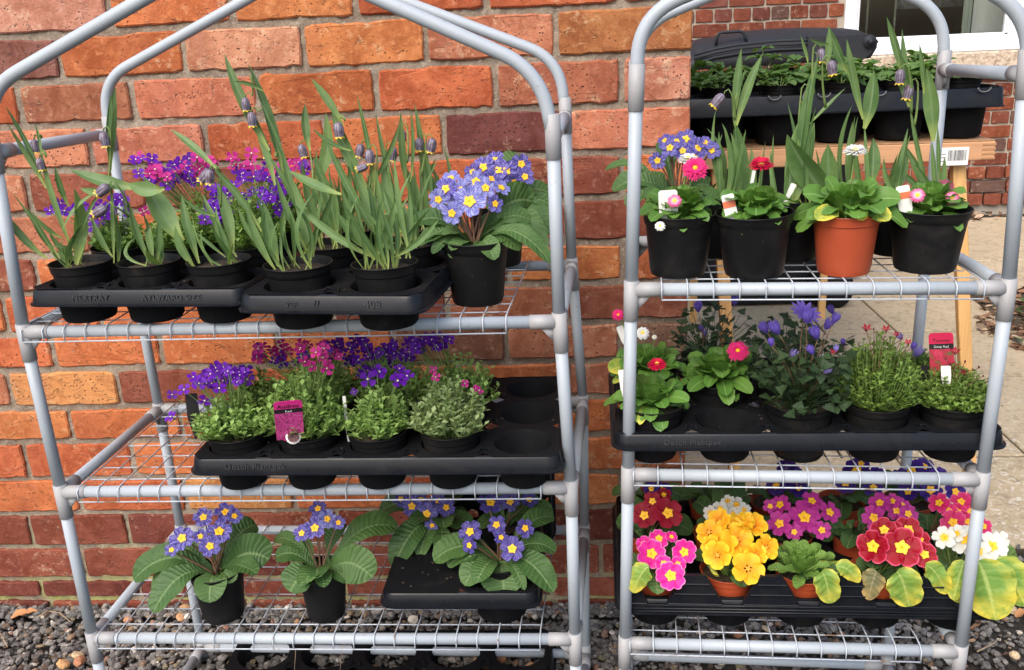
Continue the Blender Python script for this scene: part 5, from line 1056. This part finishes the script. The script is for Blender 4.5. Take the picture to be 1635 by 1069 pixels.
primula('lilac veined primrose in a black pot standing free at the right of the top shelf', P, .103, .095, [(750, 322, 60), (722, 340, 40), (712, 302, 44, 'blue'), (735, 305, 46), (700, 318, 36), (775, 300, 40), (790, 325, 34, 'blue'), (760, 290, 42), (800, 300, 36), (784, 286, 34, 'blue'), (720, 285, 34)], [(655, 362, 40), (668, 392, 34), (700, 335, 22), (880, 420, 34), (790, 415, 34, M_PRIM, -.05), (750, 405, 42), (852, 322, 62), (848, 352, 40), (830, 400, 34), (720, 412, 26), (690, 405, 24), (860, 385, 30)], kind='lilac', fill=7, kc=1.0, Yhead=P.y-.005)
P = atZ(792, 440, z)+Vector((0, .09, 0))
primula('deeper blue primrose half hidden behind the lilac one near the rack post', P, .10, .09, [(808, 274, 44), (772, 268, 46), (832, 262, 38), (790, 256, 36), (838, 282, 34), (755, 275, 34), (820, 290, 34), (795, 272, 40)], [(826, 245, 44), (880, 375, 52), (885, 312, 34), (895, 340, 30), (800, 360, 40), (870, 400, 40)], fill=6)

# ================================================================== LEFT RACK, MIDDLE SHELF
z = LZ[1]
T3, _, _, p3_, _ = tray('long black tray with an empty right end, middle shelf of the left rack', atZ(308, 755, z+.040), atZ(893, 752, z+.040), 3, 5, .064, SK, .41, text=[('Desch Plantpak', .18, .0135)])
def c3(i, j): return cell(T3, 5, i, j)+Vector((0, 0, -.005))
aubrieta('aubrieta with violet flowers spilling left in the front left cell of the middle tray', c3(0, 0), .094, .080, [(345, 605, 40, 14), (370, 595, 35, 12)], 26, 'pppd', fol=(.070, .05, .062), nst=170, seed=11, extra=[(318, 612, 12, 'p'), (350, 620, 12, 'p'), (294, 622, 11, 'p'), (327, 640, 13, 'p'), (275, 630, 9, 'd'), (273, 665, 11, 'p'), (338, 612, 12, 'p')], fs=10)
aubrieta('green aubrieta with the magenta label, second from the left in the middle tray', c3(1, 0), .094, .080, [(500, 570, 45, 18)], 8, 'mm', fol=(.068, .05, .098), nst=210, seed=12, extra=[(522, 588, 12, 'm'), (505, 562, 11, 'm'), (515, 555, 9, 'm')], fs=9)
aubrieta('aubrieta with a few open violet flowers, third from the left in the middle tray', c3(2, 0), .094, .080, [], 0, 'p', fol=(.055, .05, .060), nst=150, seed=13, extra=[(587, 605, 14, 'p'), (606, 593, 12, 'p'), (635, 608, 14, 'p'), (640, 600, 12, 'p'), (650, 600, 12, 'p'), (638, 588, 9, 'p'), (565, 625, 6, 'd')], fs=9)
aubrieta('pale green leggy aubrieta, fourth from the left in the middle tray', c3(3, 0), .094, .080, [], 0, 'm', fol=(.066, .055, .078), nst=170, seed=14, mat=M_AUBP, extra=[(696, 602, 8, 'm'), (692, 590, 7, 'm'), (742, 612, 7, 'm'), (765, 623, 8, 'm'), (760, 620, 7, 'm')], fs=8)
aubrieta('magenta aubrieta in the shade, back row of the middle tray at the left', c3(1, 1), .094, .080, [(440, 565, 40, 18), (500, 565, 40, 20)], 36, 'mmd', fol=(.075, .055, .095), nst=170, seed=15, fs=9)
aubrieta('dark violet aubrieta in the shade behind the third pot of the middle tray', c3(2, 1), .094, .080, [(560, 560, 45, 20), (590, 580, 40, 20), (620, 565, 40, 20)], 56, 'ddp', fol=(.07, .055, .09), nst=170, seed=16, fs=10)
aubrieta('dark violet aubrieta at the back right of the middle tray, touching the wall side', c3(3, 1), .094, .080, [(655, 550, 55, 12), (690, 545, 35, 10)], 34, 'ddp', fol=(.07, .055, .085), nst=150, seed=17, fs=9)
aubrieta('small violet aubrieta hidden at the back left of the middle tray', c3(0, 1), .094, .080, [(380, 600, 30, 12)], 12, 'dp', fol=(.05, .05, .06), nst=90, seed=18)
a0_, a1_ = atY(464, 700, T3[1].y-.041), atY(459, 640, T3[1].y-.072)
label_card('magenta plant label reading Audrey Red in the middle tray', a0_, a1_, .040, M_MAG, [(.0, .70, M_PHOTO, -.495, .495), (.70, .80, M_BLK, -.497, .497)], texts=[('Audrey', .83, .0105, M_BLK), ('Red', .715, .0062, M_LABELW)])
mb = MB()
ring = thing('label_roundel', 'round white bordered picture at the foot of the magenta label', 'label sticker', a0_+Vector((.006, -.0040, .005)))
lathe(mb, [(.0112, 0), (.0112, .0006), (.001, .0006)], 28); q = link('disc', mb.mesh('disc', M_LABELW), ring, mw=place(Vector((0, 0, 0)), tocam(a0_), 0, 1)); mb = MB(); lathe(mb, [(.0088, .0007), (.001, .0008)], 24); link('print', mb.mesh('print', m_soil('brown_print', (.05, .01, .02), (.35, .2, .2))), q)
for (x0, y0, x1, y1, lb, cc, mt) in ((556, 697, 549, 632, 'white plant label seen edge on between second and third pots', 0, M_LABELW), (680, 690, 668, 638, 'dark plant label seen edge on between third and fourth pots', 0, M_BLK), (310, 672, 305, 628, 'black plant label tilted at the left end of the middle tray', 0, M_BLK)):
    label_card(lb, atY(x0, y0, T3[0].y), atY(x1, y1, T3[0].y), .0045 if mt is not M_BLK or x0 > 600 else .018, mt, [])

# ================================================================== LEFT RACK, BOTTOM SHELF
z = LZ[2]
P = atZ(346, 1000, z)+Vector((0, .036, 0))
primula('blue veined primrose in a black pot at the left of the bottom shelf', P, .092, .088, [(291, 859, 42), (350, 849, 46), (325, 826, 36), (360, 818, 38), (320, 856, 26), (335, 872, 38), (274, 878, 26), (374, 824, 30)], [(213, 926, 52), (246, 950, 52), (244, 978, 48), (266, 880, 34), (335, 962, 50, M_PRIM, -.06), (430, 893, 66), (410, 838, 46), (398, 898, 36), (372, 930, 30), (300, 905, 30)], fill=4)
P = atZ(514, 998, z)+Vector((0, .034, 0))
primula('blue veined primrose with few flowers, second pot on the bottom shelf', P, .084, .086, [(503, 843, 40), (482, 851, 30), (522, 828, 34, 'lilac'), (508, 812, 32), (540, 834, 26)], [(440, 890, 40), (463, 945, 56), (437, 862, 26), (636, 842, 50), (595, 922, 62), (548, 832, 32), (556, 930, 30), (470, 868, 30), (528, 895, 20)], fill=4)
T4, _, _, p4_, _ = tray('small black tray with two primroses at the right of the bottom shelf', atZ(612, 967, z+.050), atZ(857, 967, z+.050), 2, 2, .074, SK, .42, missing=((0, 0),))
P = T4[1]+Vector((0, 0, -.062))
primula('violet blue primrose with yellow eyes in the front of the small tray', P, .094, .088, [(751, 849, 42, 'deep'), (793, 838, 36, 'deep'), (838, 843, 34, 'deep'), (818, 876, 44, 'deep'), (750, 870, 30, 'deep'), (783, 803, 46, 'deep'), (800, 858, 26, 'deep')], [(692, 895, 48), (742, 935, 44), (805, 950, 72, M_PRIM, -.055), (772, 925, 36), (846, 902, 36), (884, 945, 46), (838, 942, 20), (888, 880, 36), (885, 826, 36), (715, 905, 30)], kind='deep', fill=5)
P = T4[2]+Vector((.01, 0, -.062))
primula('blue veined primrose at the back left of the small tray under the shelf', P, .094, .088, [(658, 808, 38), (682, 820, 42), (712, 810, 34), (640, 797, 30), (672, 798, 30), (700, 800, 32), (690, 838, 24)], [(628, 906, 46), (605, 818, 40), (710, 912, 30), (742, 840, 36), (670, 890, 30)], fill=6)
P = T4[3]+Vector((0, 0, -.062))
primula('shaded primrose at the back right of the small tray beside the upright tray', P, .094, .088, [(815, 800, 38, 'deep'), (845, 798, 30, 'deep')], [(882, 828, 44), (845, 830, 30), (780, 830, 36)], fill=7)
lean = Matrix.Rotation(math.radians(84), 4, 'X'); q = atY(716, 900, -.262); lean.translation = Vector((q.x, -.262, z+.010))
tray('black tray standing upright on its edge behind the primroses', (0, 0, 0), (.20, 0, 0), 2, 2, .04, .02, .40, depth=.17, lean=lean)
gz = .052
q0, q1 = atZ(388, 1046, gz), atZ(878, 1040, gz)
T5, _, _, _, _ = tray('empty black cell tray lying on the gravel under the left rack', Vector((q0.x-.02, q0.y-.315, .018)), Vector((q1.x+.01, q1.y-.315, .018)), 3, 5, .046, .030, .42)

# ================================================================== RIGHT RACK, TOP SHELF
z = RZ[0]
def rp(x, y, back=.04): return atZ(x, y, z)+Vector((0, back, 0))
W1 = label_card
P = rp(1087, 446); b1 = P
bellis('daisy with magenta and white pompons, at the left end of the right hand top shelf', P, .105, .088, [(1110, 270, 44, 'pink', 'cam'), (1098, 256, 36, 'white', 'up', .02), (1077, 321, 25, 'bi', 'cam', -.045), (1054, 361, 18, 'white', 'cam', -.055)], nl=90, R=.066)
P = rp(1212, 446); bellis('daisy with one crimson pompon seen from the side, second on the top shelf', P, .110, .088, [(1215, 266, 44, 'red', 'up', -.01)], nl=70, R=.066)
P = rp(1358, 442, .036); bellis('daisy with one white flower in the terracotta pot', P, .096, .085, [(1365, 243, 40, 'white', 'up', .0)], pot=M_TERRA, nl=60, R=.074, big=1.0, extra=[(1305, 352, 34, M_PRIMY), (1420, 352, 34, M_PRIMY), (1378, 352, 30, M_PRIMY), (1438, 318, 44, M_BELLIS, -.02), (1290, 350, 30, M_BELLIS, -.03), (1282, 310, 40, M_BELLIS, -.01)])
P = rp(1492, 438, .04); bellis('daisy with pink and white ringed flowers in the black pot at the right end', P, .110, .086, [(1465, 312, 26, 'bi', 'cam', -.03), (1508, 300, 34, 'bi', 'back', .0), (1481, 303, 24, 'bi', 'up', .02), (1520, 316, 24, 'bi', 'cam', -.02)], nl=70, R=.060, H=.03)
yb = .165
P = rp(1100, 446, yb); primula('deep blue veined primrose behind the first daisy of the right rack', P, .10, .09, [(1115, 236, 38), (1090, 241, 34), (1070, 236, 36), (1136, 240, 32), (1095, 222, 38), (1050, 256, 32), (1126, 228, 32), (1080, 226, 32), (1108, 252, 36), (1062, 225, 30)], [(966, 271, 18), (978, 305, 40), (1055, 225, 30), (1000, 330, 36), (1030, 290, 40), (1140, 300, 34)], fill=8)
P = rp(1185, 446, yb-.01); fritillary('fritillary behind the second pot, one tilted bell near the corner of the wall', P, .095, .09, [(1178, 350, 1174, 195, 36, 0, 0), (1174, 210, 1170, 140, 6, 0, 0), (1172, 185, 1184, 76, 13, 0, 0), (1176, 200, 1217, 87, 14, -3, 0), (1172, 160, 1191, 112, 9, -2, 0), (1150, 340, 1148, 210, 10, 0, .01), (1160, 340, 1150, 270, 14, -2), (1195, 345, 1205, 250, 14, 2), (1210, 340, 1222, 225, 5, 0), (1230, 340, 1235, 215, 5, 0), (1200, 340, 1200, 235, 12, 0)], [(1155, 163, 28, 1173, 190, -.01, .7)], fill=14, fillH=.13)
P = rp(1300, 446, yb-.03); fritillary('fritillary with one pale broad leaf, rising behind the terracotta pot', P, .095, .09, [(1262, 345, 1292, 130, 6, 0, 0), (1270, 300, 1308, 84, 17, -4, 0), (1262, 340, 1300, 195, 16, 4, 0), (1332, 325, 1257, 214, 42, -5, -.02), (1325, 330, 1322, 230, 28, 0), (1280, 290, 1300, 200, 14, 3), (1290, 200, 1350, 140, 6, 0, 0), (1356, 120, 1322, 40, 13, -2, 0), (1320, 110, 1324, 42, 10, 1, 0), (1332, 72, 1292, 61, 6, -2, 0), (1290, 100, 1278, 55, 7, 2, 0), (1255, 340, 1262, 250, 16, 2), (1350, 100, 1362, 138, 5, 0, 0), (1245, 345, 1230, 240, 9, -2)], [(1311, 88, 24, 1300, 150), (1326, 108, 26, 1318, 170), (1292, 153, 25, 1275, 250)], fill=14, fillH=.13)
P = rp(1392, 446, yb); fritillary('fritillary with plain upright leaves between the terracotta pot and the right end', P, .095, .09, [(1388, 345, 1380, 198, 7, 0, 0), (1380, 205, 1395, 112, 22, 4, 0), (1378, 190, 1352, 62, 12, -2, 0), (1390, 300, 1394, 220, 20, 2), (1355, 330, 1370, 185, 11, -3), (1400, 320, 1432, 268, 14, 3, -.02), (1375, 330, 1366, 230, 10, 0)], [], fill=10, fillH=.12)
P = rp(1492, 446, yb); fritillary('fritillary with two bells and a broad dark leaf, right end of the right rack', P, .095, .09, [(1488, 330, 1452, 165, 7, -2, 0), (1452, 170, 1440, 90, 20, 0, 0), (1440, 120, 1416, 27, 11, 2, 0), (1450, 150, 1440, 46, 14, -3, 0), (1475, 150, 1468, 68, 8, 2, 0), (1496, 330, 1488, 225, 8, 0, 0), (1490, 225, 1480, 108, 22, 2, 0), (1480, 320, 1443, 230, 11, 4), (1490, 325, 1460, 262, 12, 3), (1500, 320, 1508, 250, 10, 1), (1500, 300, 1497, 200, 6, 0), (1480, 315, 1430, 270, 9, 3)], [(1437, 122, 26, 1455, 180), (1452, 146, 28, 1460, 200)], fill=12, fillH=.11)
for (x0, y0, x1, y1, w_, lb, bd) in ((1068, 350, 1066, 303, .026, 'plain white plant label leaning in the first daisy pot', []), (1170, 352, 1161, 310, .017, 'white plant label with an orange band left of the second daisy', [(.50, .75, M_ORB, -.495, .495)]), (1447, 338, 1441, 296, .017, 'white plant label with an orange band beside the right hand daisy', [(.50, .75, M_ORB, -.495, .495)]), (1198, 306, 1204, 272, .005, 'narrow pale label standing between leaves behind the crimson daisy', []), (1262, 305, 1268, 293, .008, 'pale label tip peeping out left of the terracotta pot', [])):
    label_card(lb, atY(x0, y0, -.52 if y0 > 330 else -.44), atY(x1, y1, -.515 if y0 > 330 else -.44), w_, M_LABELG, bd)

# ================================================================== RIGHT RACK, MIDDLE SHELF
z = RZ[1]
T6, _, _, p6_, _ = tray('long black plant tray on the middle shelf of the right rack', atZ(985, 716, z+.034), atZ(1603, 714, z+.034), 3, 5, .058, SK, .42, text=[('Desch Plantpak', .20, .0120)])
def c6(i, j): return cell(T6, 5, i, j)
bellis('crimson daisy spilling over the front left corner of the middle tray', c6(0, 0), .098, .081, [(1049, 584, 34, 'red', 'up', -.02)], nl=75, R=.066, extra=[(1021, 678, 16, M_PRIMY), (1015, 600, 24, M_PRIMB, -.03), (1100, 640, 26, M_BELLIS, -.04)])
bellis('magenta daisy in the second row of the middle tray of the right rack', c6(1, 1)+Vector((0, -.022, .006)), .098, .081, [(1178, 561, 38, 'pink', 'cam', -.03)], nl=90, R=.074, extra=[(1100, 625, 26, M_BELLIS, -.07), (1160, 632, 26, M_BELLIS, -.07), (1200, 628, 26, M_BELLIS, -.06)])
bellis('white daisy at the back left of the middle tray of the right rack', c6(0, 1), .098, .092, [(1026, 532, 24, 'white', 'cam', -.02), (1045, 538, 9, 'white', 'cam', -.02), (987, 503, 22, 'pink', 'cam')], nl=90, R=.072, extra=[(972, 592, 34, M_PRIMY, -.04), (978, 612, 14, M_PRIMY, -.04)])
anemone('blue anemone with dark ferny leaves in the centre of the middle tray', c6(2, 0), .102, .081, [(1285, 500, 44, 'open'), (1288, 515, 34, 'side'), (1243, 532, 32, 'side'), (1225, 530, 26, 'side'), (1262, 570, 22, 'bud'), (1305, 540, 30, 'side'), (1318, 525, 26, 'side'), (1298, 565, 22, 'side'), (1309, 580, 22, 'white'), (1330, 515, 24, 'side'), (1232, 552, 18, 'side'), (1316, 595, 18, 'bud'), (1281, 598, 12, 'bud'), (1335, 560, 16, 'bud')], 31, 240, .072, .125)
anemone('shaded anemone with two tall lone flowers behind the magenta daisy', c6(1, 2), .10, .078, [(1115, 497, 24, 'side'), (1173, 487, 22, 'side'), (1125, 535, 16, 'bud'), (1120, 528, 14, 'side')], 32, 130, .07, .11)
anemone('dark leafy anemone in the second row of the middle tray', c6(2, 1), .10, .078, [(1330, 500, 20, 'side')], 33, 130, .07, .12)
saxifrage('bright green saxifrage cushion with red buds, fourth in the front row', c6(3, 0), .098, .081, [(1383, 526, 18), (1415, 527, 16), (1432, 535, 12), (1450, 548, 14), (1332, 563, 14), (1419, 585, 12)], [(1395, 525, 8), (1440, 540, 9), (1405, 580, 8)], 41, (.064, .058, .098), 420)
saxifrage('low saxifrage cushion with dark red flowers at the right end of the middle tray', c6(4, 0), .098, .081, [(1525, 563, 18), (1526, 588, 20), (1518, 580, 14), (1540, 597, 16)], [(1510, 572, 9), (1541, 577, 10), (1553, 590, 9), (1563, 586, 10), (1570, 600, 8), (1535, 590, 8)], 42, (.064, .055, .052), 380)
for (x, y, s) in ((1438, 545, 16), (1463, 565, 24)): pass
anemone('anemone with lilac buds behind the bright green saxifrage', c6(3, 1), .10, .078, [(1440, 541, 18, 'bud'), (1462, 568, 26, 'bud'), (1455, 556, 16, 'side'), (1346, 550, 14, 'side')], 34, 20, .05, .08)
saxifrage('shaded saxifrage in the second row at the right of the middle tray', c6(4, 1), .098, .081, [], [], 43, (.055, .05, .04), 150)
yl = T6[4].y-.0
label_card('crimson plant label reading Touran Deep Red in the right rack', atY(1505, 600, yl+.04), atY(1502, 531, yl+.045), .0335, M_CRIM, [(.12, .63, M_PHOTO2, -.495, .495), (.63, .75, M_BLK, -.497, .497)], texts=[('Touran', .79, .0080, M_BLK), ('Deep Red', .66, .0050, M_LABELW)])
label_card('small black label stub between the two saxifrages', atY(1478, 640, yl+.03), atY(1474, 583, yl+.03), .013, M_BLK, []); label_card('white rounded label top showing among the dark red saxifrage flowers', atY(1511, 606, yl-.01), atY(1510, 584, yl-.01), .013, M_LABELW, [])
label_card('white label edge at the left rim of the first daisy in the middle tray', atY(998, 625, T6[0].y-.02), atY(993, 590, T6[0].y-.02), .012, M_LABELW, []); label_card('grey white label behind the white daisy left of the post', atY(1000, 545, T6[5].y), atY(990, 520, T6[5].y), .014, M_LABELW, [])

# ================================================================== RIGHT RACK, BOTTOM SHELF
z = RZ[2]; A_, B_ = atZ(990, 975, z+.036), atZ(1602, 985, z+.036)
T7, ux, uy, p7, tr7 = tray('black ribbed tray of terracotta primrose pots on the lowest right hand shelf', A_, B_, 3, 5, .064, SK, .43, ribs=True)
mb = MB(); Mx = Matrix((ux, uy, Vector((0, 0, 1)))).transposed().to_4x4(); Mx.translation = A_; hw = .068; pts = [(-.002, hw)]
W_ = (B_-A_).length
for i in range(5): c_ = (i+.5)*p7; pts += [(c_-p7*.36, hw), (c_-p7*.10, .014), (c_+p7*.10, .014), (c_+p7*.36, hw)]
pts += [(W_+.002, hw)]; v = []; 
for x, zz in pts: v += [Mx@Vector((x, -.006, .012)), Mx@Vector((x, -.003, zz)), Mx@Vector((x, .004, zz)), Mx@Vector((x, .001, .012))]
f_ = [(4*i+a, 4*i+4+a, 4*i+4+(a+1) % 4, 4*i+(a+1) % 4) for i in range(len(pts)-1) for a in range(4)]; mb.add([tuple(q) for q in v], f_)
body7 = [o for o in tr7.children][0]; link('front_panel', recalc(mb.mesh('front_panel', M_TRAY, False)), tr7)
for zz in (.018, .036, .054):   # moulded ribs across the webs between the notches
    for i in range(6):
        c0_, c1_ = (i-.5)*p7+p7*(.36-.26*(hw-zz)/(hw-.014)), (i+.5)*p7-p7*(.36-.26*(hw-zz)/(hw-.014)); c0_, c1_ = max(0, c0_), min(W_, c1_); mb = MB(); bevbox(mb, (c0_+.002, -.0085, zz), (c1_-.002, -.003, zz+.0025), .0008, Mx); link('rib', mb.mesh('rib', M_TRAY, False), tr7)
def c7(i, j, dz=0): return cell(T7, 5, i, j)+Vector((0, 0, dz-.005))
DP = .088; HP = .078; M_OLD = m_leaf('withering_leaf', (.12, .13, .06), (.20, .19, .09), (.3, .28, .15), 6, .3, edge=(.45, .30, .10))
G = 'potted primroses'
rk = primula('hot pink primrose with yellow star eyes at the front left of the bottom tray', c7(0, 0), DP, HP, [(1040, 884, 54), (1071, 919, 56), (1092, 881, 46), (1052, 860, 38), (1072, 857, 24), (1060, 900, 34), (1028, 868, 30), (1082, 900, 30)], [(1095, 915, 20), (1110, 880, 26), (1000, 905, 34)], kind='pink', pot=M_TERRA, fill=4, kc=1.6, stem=M_STEM, Yhead=c7(0, 0).y-.03)
primula('golden yellow ruffled primrose second in the front row of the bottom tray', c7(1, 0), DP, HP, [(1176, 863, 62), (1132, 850, 48), (1203, 838, 50), (1194, 908, 58), (1146, 886, 52), (1223, 874, 46), (1150, 830, 42), (1186, 834, 44), (1206, 886, 44), (1165, 842, 46), (1158, 870, 46), (1135, 870, 36)], [(1135, 912, 30, M_PRIMY, -.04), (1190, 937, 34, M_PRIM, -.045), (1108, 890, 26), (1232, 890, 28), (1130, 905, 30), (1215, 925, 20)], kind='yellow', pot=M_TERRA, fill=4, kc=1.1, stem=M_STEM, eye='tiny', Yhead=c7(1, 0).y-.01)
P = c7(2, 0); ro = primula('green primrose rosette without flowers in the middle of the front row', P, DP, HP, [], [(1370, 922, 36, M_PRIMY), (1255, 903, 34), (1345, 935, 38), (1290, 925, 30), (1240, 890, 26)], pot=M_TERRA, fill=0)
for i in range(30):
    az = 2*PI*i*.382; el = 1.35*(1-i/30)+.1; L = .048+.02*(i/30); C0 = P+Vector((0, 0, HP*.88)); d = Vector((math.cos(az)*math.cos(el), math.sin(az)*math.cos(el), math.sin(el)))*L; add_leaf(ro, 'leaf', C0, C0+d, .003, .0105, pr_prim, M_ROS, fold=.45, ruffle=.25, face=.3, n=10, m=2, seed=i)
rr_ = primula('crimson red primrose with large flat flowers fourth in the front row', c7(3, 0), DP, HP, [(1395, 872, 62), (1440, 874, 70), (1412, 846, 46), (1450, 846, 50), (1476, 885, 44), (1428, 850, 40), (1468, 862, 40)], [(1462, 928, 44, M_PRIMB), (1370, 905, 30), (1410, 925, 40), (1395, 900, 30)], kind='red', pot=M_TERRA, fill=4, kc=1.8, stem=M_STEM, Yhead=c7(3, 0).y-.03)
rw = primula('white primrose with a huge yellowing leaf at the right end of the front row', c7(4, 0), DP, HP, [(1543, 862, 54, 'white'), (1508, 858, 40, 'white'), (1584, 872, 50, 'white'), (1562, 880, 44, 'white'), (1528, 852, 32, 'white'), (1596, 862, 34, 'white')], [(1625, 905, 58, M_PRIMB), (1600, 885, 44, M_PRIMB), (1512, 895, 40, M_PRIMB), (1535, 905, 44, M_PRIMB), (1500, 870, 40, M_PRIMB), (1518, 925, 34, M_PRIMB), (1570, 905, 44, M_PRIMB)], kind='white', pot=M_TERRA, fill=3, kc=1.2, stem=M_STEM, Yhead=c7(4, 0).y-.02)
YF = (A_.y+B_.y)/2
pad(rw, 1562, 895, 1590, 990, 104, YF-.012, YF-.038); pad(rw, 1590, 895, 1638, 968, 74, YF-.004, YF-.025); pad(rw, 1540, 895, 1522, 958, 44, YF-.008, YF-.02); pad(rw, 1530, 915, 1528, 962, 34, YF-.012)
pad(rr_, 1432, 912, 1452, 968, 68, YF-.016); pad(rr_, 1400, 912, 1386, 958, 44, YF-.013, None, M_OLD); pad(rr_, 1478, 902, 1512, 948, 40, YF-.012)
pad(ro, 1312, 912, 1326, 963, 50, YF-.016); pad(ro, 1335, 905, 1372, 930, 34, YF-.01); pad(rk, 1036, 905, 1010, 946, 42, YF-.014)
primula('dark crimson primrose in the second row at the left of the bottom tray', c7(0, 1), DP, HP, [(1066, 819, 52, 'dred'), (1029, 823, 44, 'dred'), (1042, 800, 34, 'dred'), (1060, 790, 26, 'dred')], [(985, 840, 34), (1015, 850, 40), (1090, 840, 36), (1105, 850, 40), (1000, 800, 30)], kind='dred', pot=M_TERRA, fill=6, kc=1.8, Yhead=c7(0, 1).y-.035)
primula('small white primrose behind the golden yellow one', c7(1, 1), DP, HP, [(1150, 812, 28, 'white'), (1176, 806, 32, 'white'), (1134, 818, 26, 'white'), (1162, 800, 26, 'white'), (1188, 814, 26, 'white'), (1170, 820, 24, 'white')], [(1120, 830, 36), (1195, 790, 36), (1155, 780, 34), (1110, 800, 34), (1200, 830, 30)], kind='white', pot=M_TERRA, fill=6, Yhead=c7(1, 1).y-.02)
primula('magenta pink primrose behind the green rosette', c7(2, 1), DP, HP, [(1245, 836, 44), (1284, 826, 58), (1324, 818, 42), (1246, 806, 40), (1296, 800, 38), (1312, 846, 34), (1268, 849, 30), (1230, 808, 26)], [(1230, 860, 34), (1330, 860, 44), (1345, 850, 40), (1215, 845, 34)], kind='mag', pot=M_TERRA, fill=6, kc=1.7, Yhead=c7(2, 1).y-.03)
primula('magenta primrose behind the crimson red one', c7(3, 1), DP, HP, [(1396, 826, 44), (1405, 803, 38), (1432, 815, 36), (1450, 820, 34), (1425, 800, 30), (1440, 806, 28)], [(1360, 845, 40), (1480, 845, 40), (1380, 850, 30)], kind='mag', pot=M_TERRA, fill=6, kc=1.6, Yhead=c7(3, 1).y-.03)
primula('rose red primrose behind the white one at the right end', c7(4, 1), DP, HP, [(1500, 803, 38), (1522, 834, 44), (1535, 801, 36), (1550, 816, 34), (1570, 840, 32), (1530, 816, 30), (1515, 815, 30), (1555, 795, 28), (1545, 832, 30)], [(1490, 850, 34), (1565, 850, 36), (1480, 820, 30)], kind='rose', pot=M_TERRA, fill=6, kc=1.5, Yhead=c7(4, 1).y-.03)
for i, (fl, lb) in enumerate((([(1058, 783, 34, 'night'), (1040, 780, 28, 'night')], 'night blue primrose at the back left of the bottom tray'), ([(1262, 760, 46, 'night'), (1240, 775, 36, 'night'), (1275, 778, 36, 'night'), (1255, 745, 34, 'night')], 'night blue primrose at the back of the bottom tray left of centre'), ([(1368, 752, 48, 'night'), (1394, 778, 36, 'night'), (1350, 770, 40, 'night'), (1375, 740, 30, 'night'), (1400, 758, 30, 'night')], 'night blue primrose at the back of the bottom tray right of centre'), ([(1456, 752, 44, 'night'), (1486, 782, 42, 'night'), (1438, 762, 34, 'night'), (1500, 760, 34, 'night'), (1475, 745, 34, 'night'), (1525, 785, 38, 'night'), (1450, 785, 34, 'night')], 'large night blue primrose at the back right of the bottom tray'))):
    primula(lb, c7((0, 2, 3, 4)[i], 2), DP, HP, fl, [(fl[0][0]-30, 800, 34), (fl[0][0]+35, 795, 34)], kind='night', pot=M_TERRA, fill=5, kc=1.2)
primula('leafy primrose without flowers at the back of the bottom tray', c7(1, 2), DP, HP, [], [(1140, 775, 36), (1165, 770, 34), (1190, 780, 40), (1115, 790, 34)], pot=M_TERRA, fill=8)

# ================================================================== STRAWBERRIES ON THE TABLE
A_ = atY(1012, 193, TY+.004); B_ = atY(1603, 168, TY+.004); zc_ = (A_.z+B_.z)/2; zoff = zc_-(zt+.005)
A_.z = B_.z = zc_
SKT = .044; T8, _, _, p8, tr8 = tray('black tray of strawberry plants on the pine trestle table', A_, B_, 3, 6, zoff+SKT-.003, SKT, .45, group=None)
ht = zoff+SKT-.003
for (px, py) in ((1237, 155), (1316, 151), (1405, 148), (1572, 142)):
    q = atY(px, py, TY-.004); mb = MB(); tube(mb, [q+Vector((.014*math.cos(a), 0, .010*math.sin(a)+.004)) for a in [PI+k*PI/8 for k in range(9)]], .0016, 6); link('finger_grip', mb.mesh('finger_grip', simple('pale_edge', (.12, .12, .12), .5) if px == 1237 else bpy.data.materials['pale_edge']), tr8)  # pale grey arcs outline the notches in the rim
POSN = ['first', 'second', 'third', 'fourth', 'fifth', 'sixth']; ROWN = ['front', 'middle', 'back']
for j in range(3):
    for i in range(6):
        if (i, j) in ((0, 1), (0, 2)): continue
        strawberry('strawberry plant %s from the left in the %s row of the tray' % (POSN[i], ROWN[j]), T8[j*6+i]+Vector((0, 0, .0)), (.045, .06, .085)[j]*(1.15 if i in (2, 3) and j == 2 else 1)*(.8 if i > 3 else 1), seed=i*7+j, n=(11, 12, 12)[j])

# ------------------------------------------------------------------ bits on the gravel
for (px, py, s, lb) in ((18, 988, .034, 'dry orange leaf at the foot of the wall at the far left'), (36, 984, .026, 'curled tan leaf beside the far left of the gravel'), (1600, 935, .030, 'tan dry leaf on the soil right of the right rack'), (1622, 985, .024, 'small brown dry leaf on the soil at the far right')):
    q = atZ(px, py, .018); root = thing('dry_leaf', lb, 'leaf', q, 'dry leaves on the ground'); add_leaf(root, 'leaf_blade', q, q+Vector((s*1.3, s*.4, .006)), .006, s*.42, pr_lance, bpy.data.materials.get('dry_leaf') or simple('dry_leaf', (.42, .20, .08), .7), fold=.4, ruffle=.2, face=.1, n=8, m=2, seed=px)
M_TW0 = None; M_TW = simple('dry_stalk', (.36, .27, .17), .8)
for (pts, lb) in (([(60, 985), (75, 975), (95, 978), (112, 992)], 'pale bent grass stalk lying on the gravel at the left'), ([(0, 1010), (8, 1025), (12, 1032)], 'short dry stalk at the far left edge of the gravel'), ([(1560, 1040), (1585, 1028), (1598, 1018)], 'dry stalk on the soil right of the right rack')):
    P_ = [atZ(x, y, .026) for x, y in pts]; root = thing('dry_stalk', lb, 'stalk', P_[0], 'dry stalks on the gravel'); add_stem(root, P_, .0014, M_TW, 'stalk_stem')

for (pts, lb) in (([(468, 1010, 0), (466, 1022, 0), (472, 1040, 0), (470, 1075, 0)], 'pale root thread hanging below the lowest left shelf'), ([(553, 1020, 0), (545, 1040, 0), (543, 1075, 0)], 'second pale root thread hanging right of the first one')):
    P_ = [atY(x, y, LFL[2].y-.012) for x, y, _ in pts]; root = thing('root_thread', lb, 'root', P_[0], 'root threads'); add_stem(root, P_, .0006, M_TW, 'thread', seg=5)
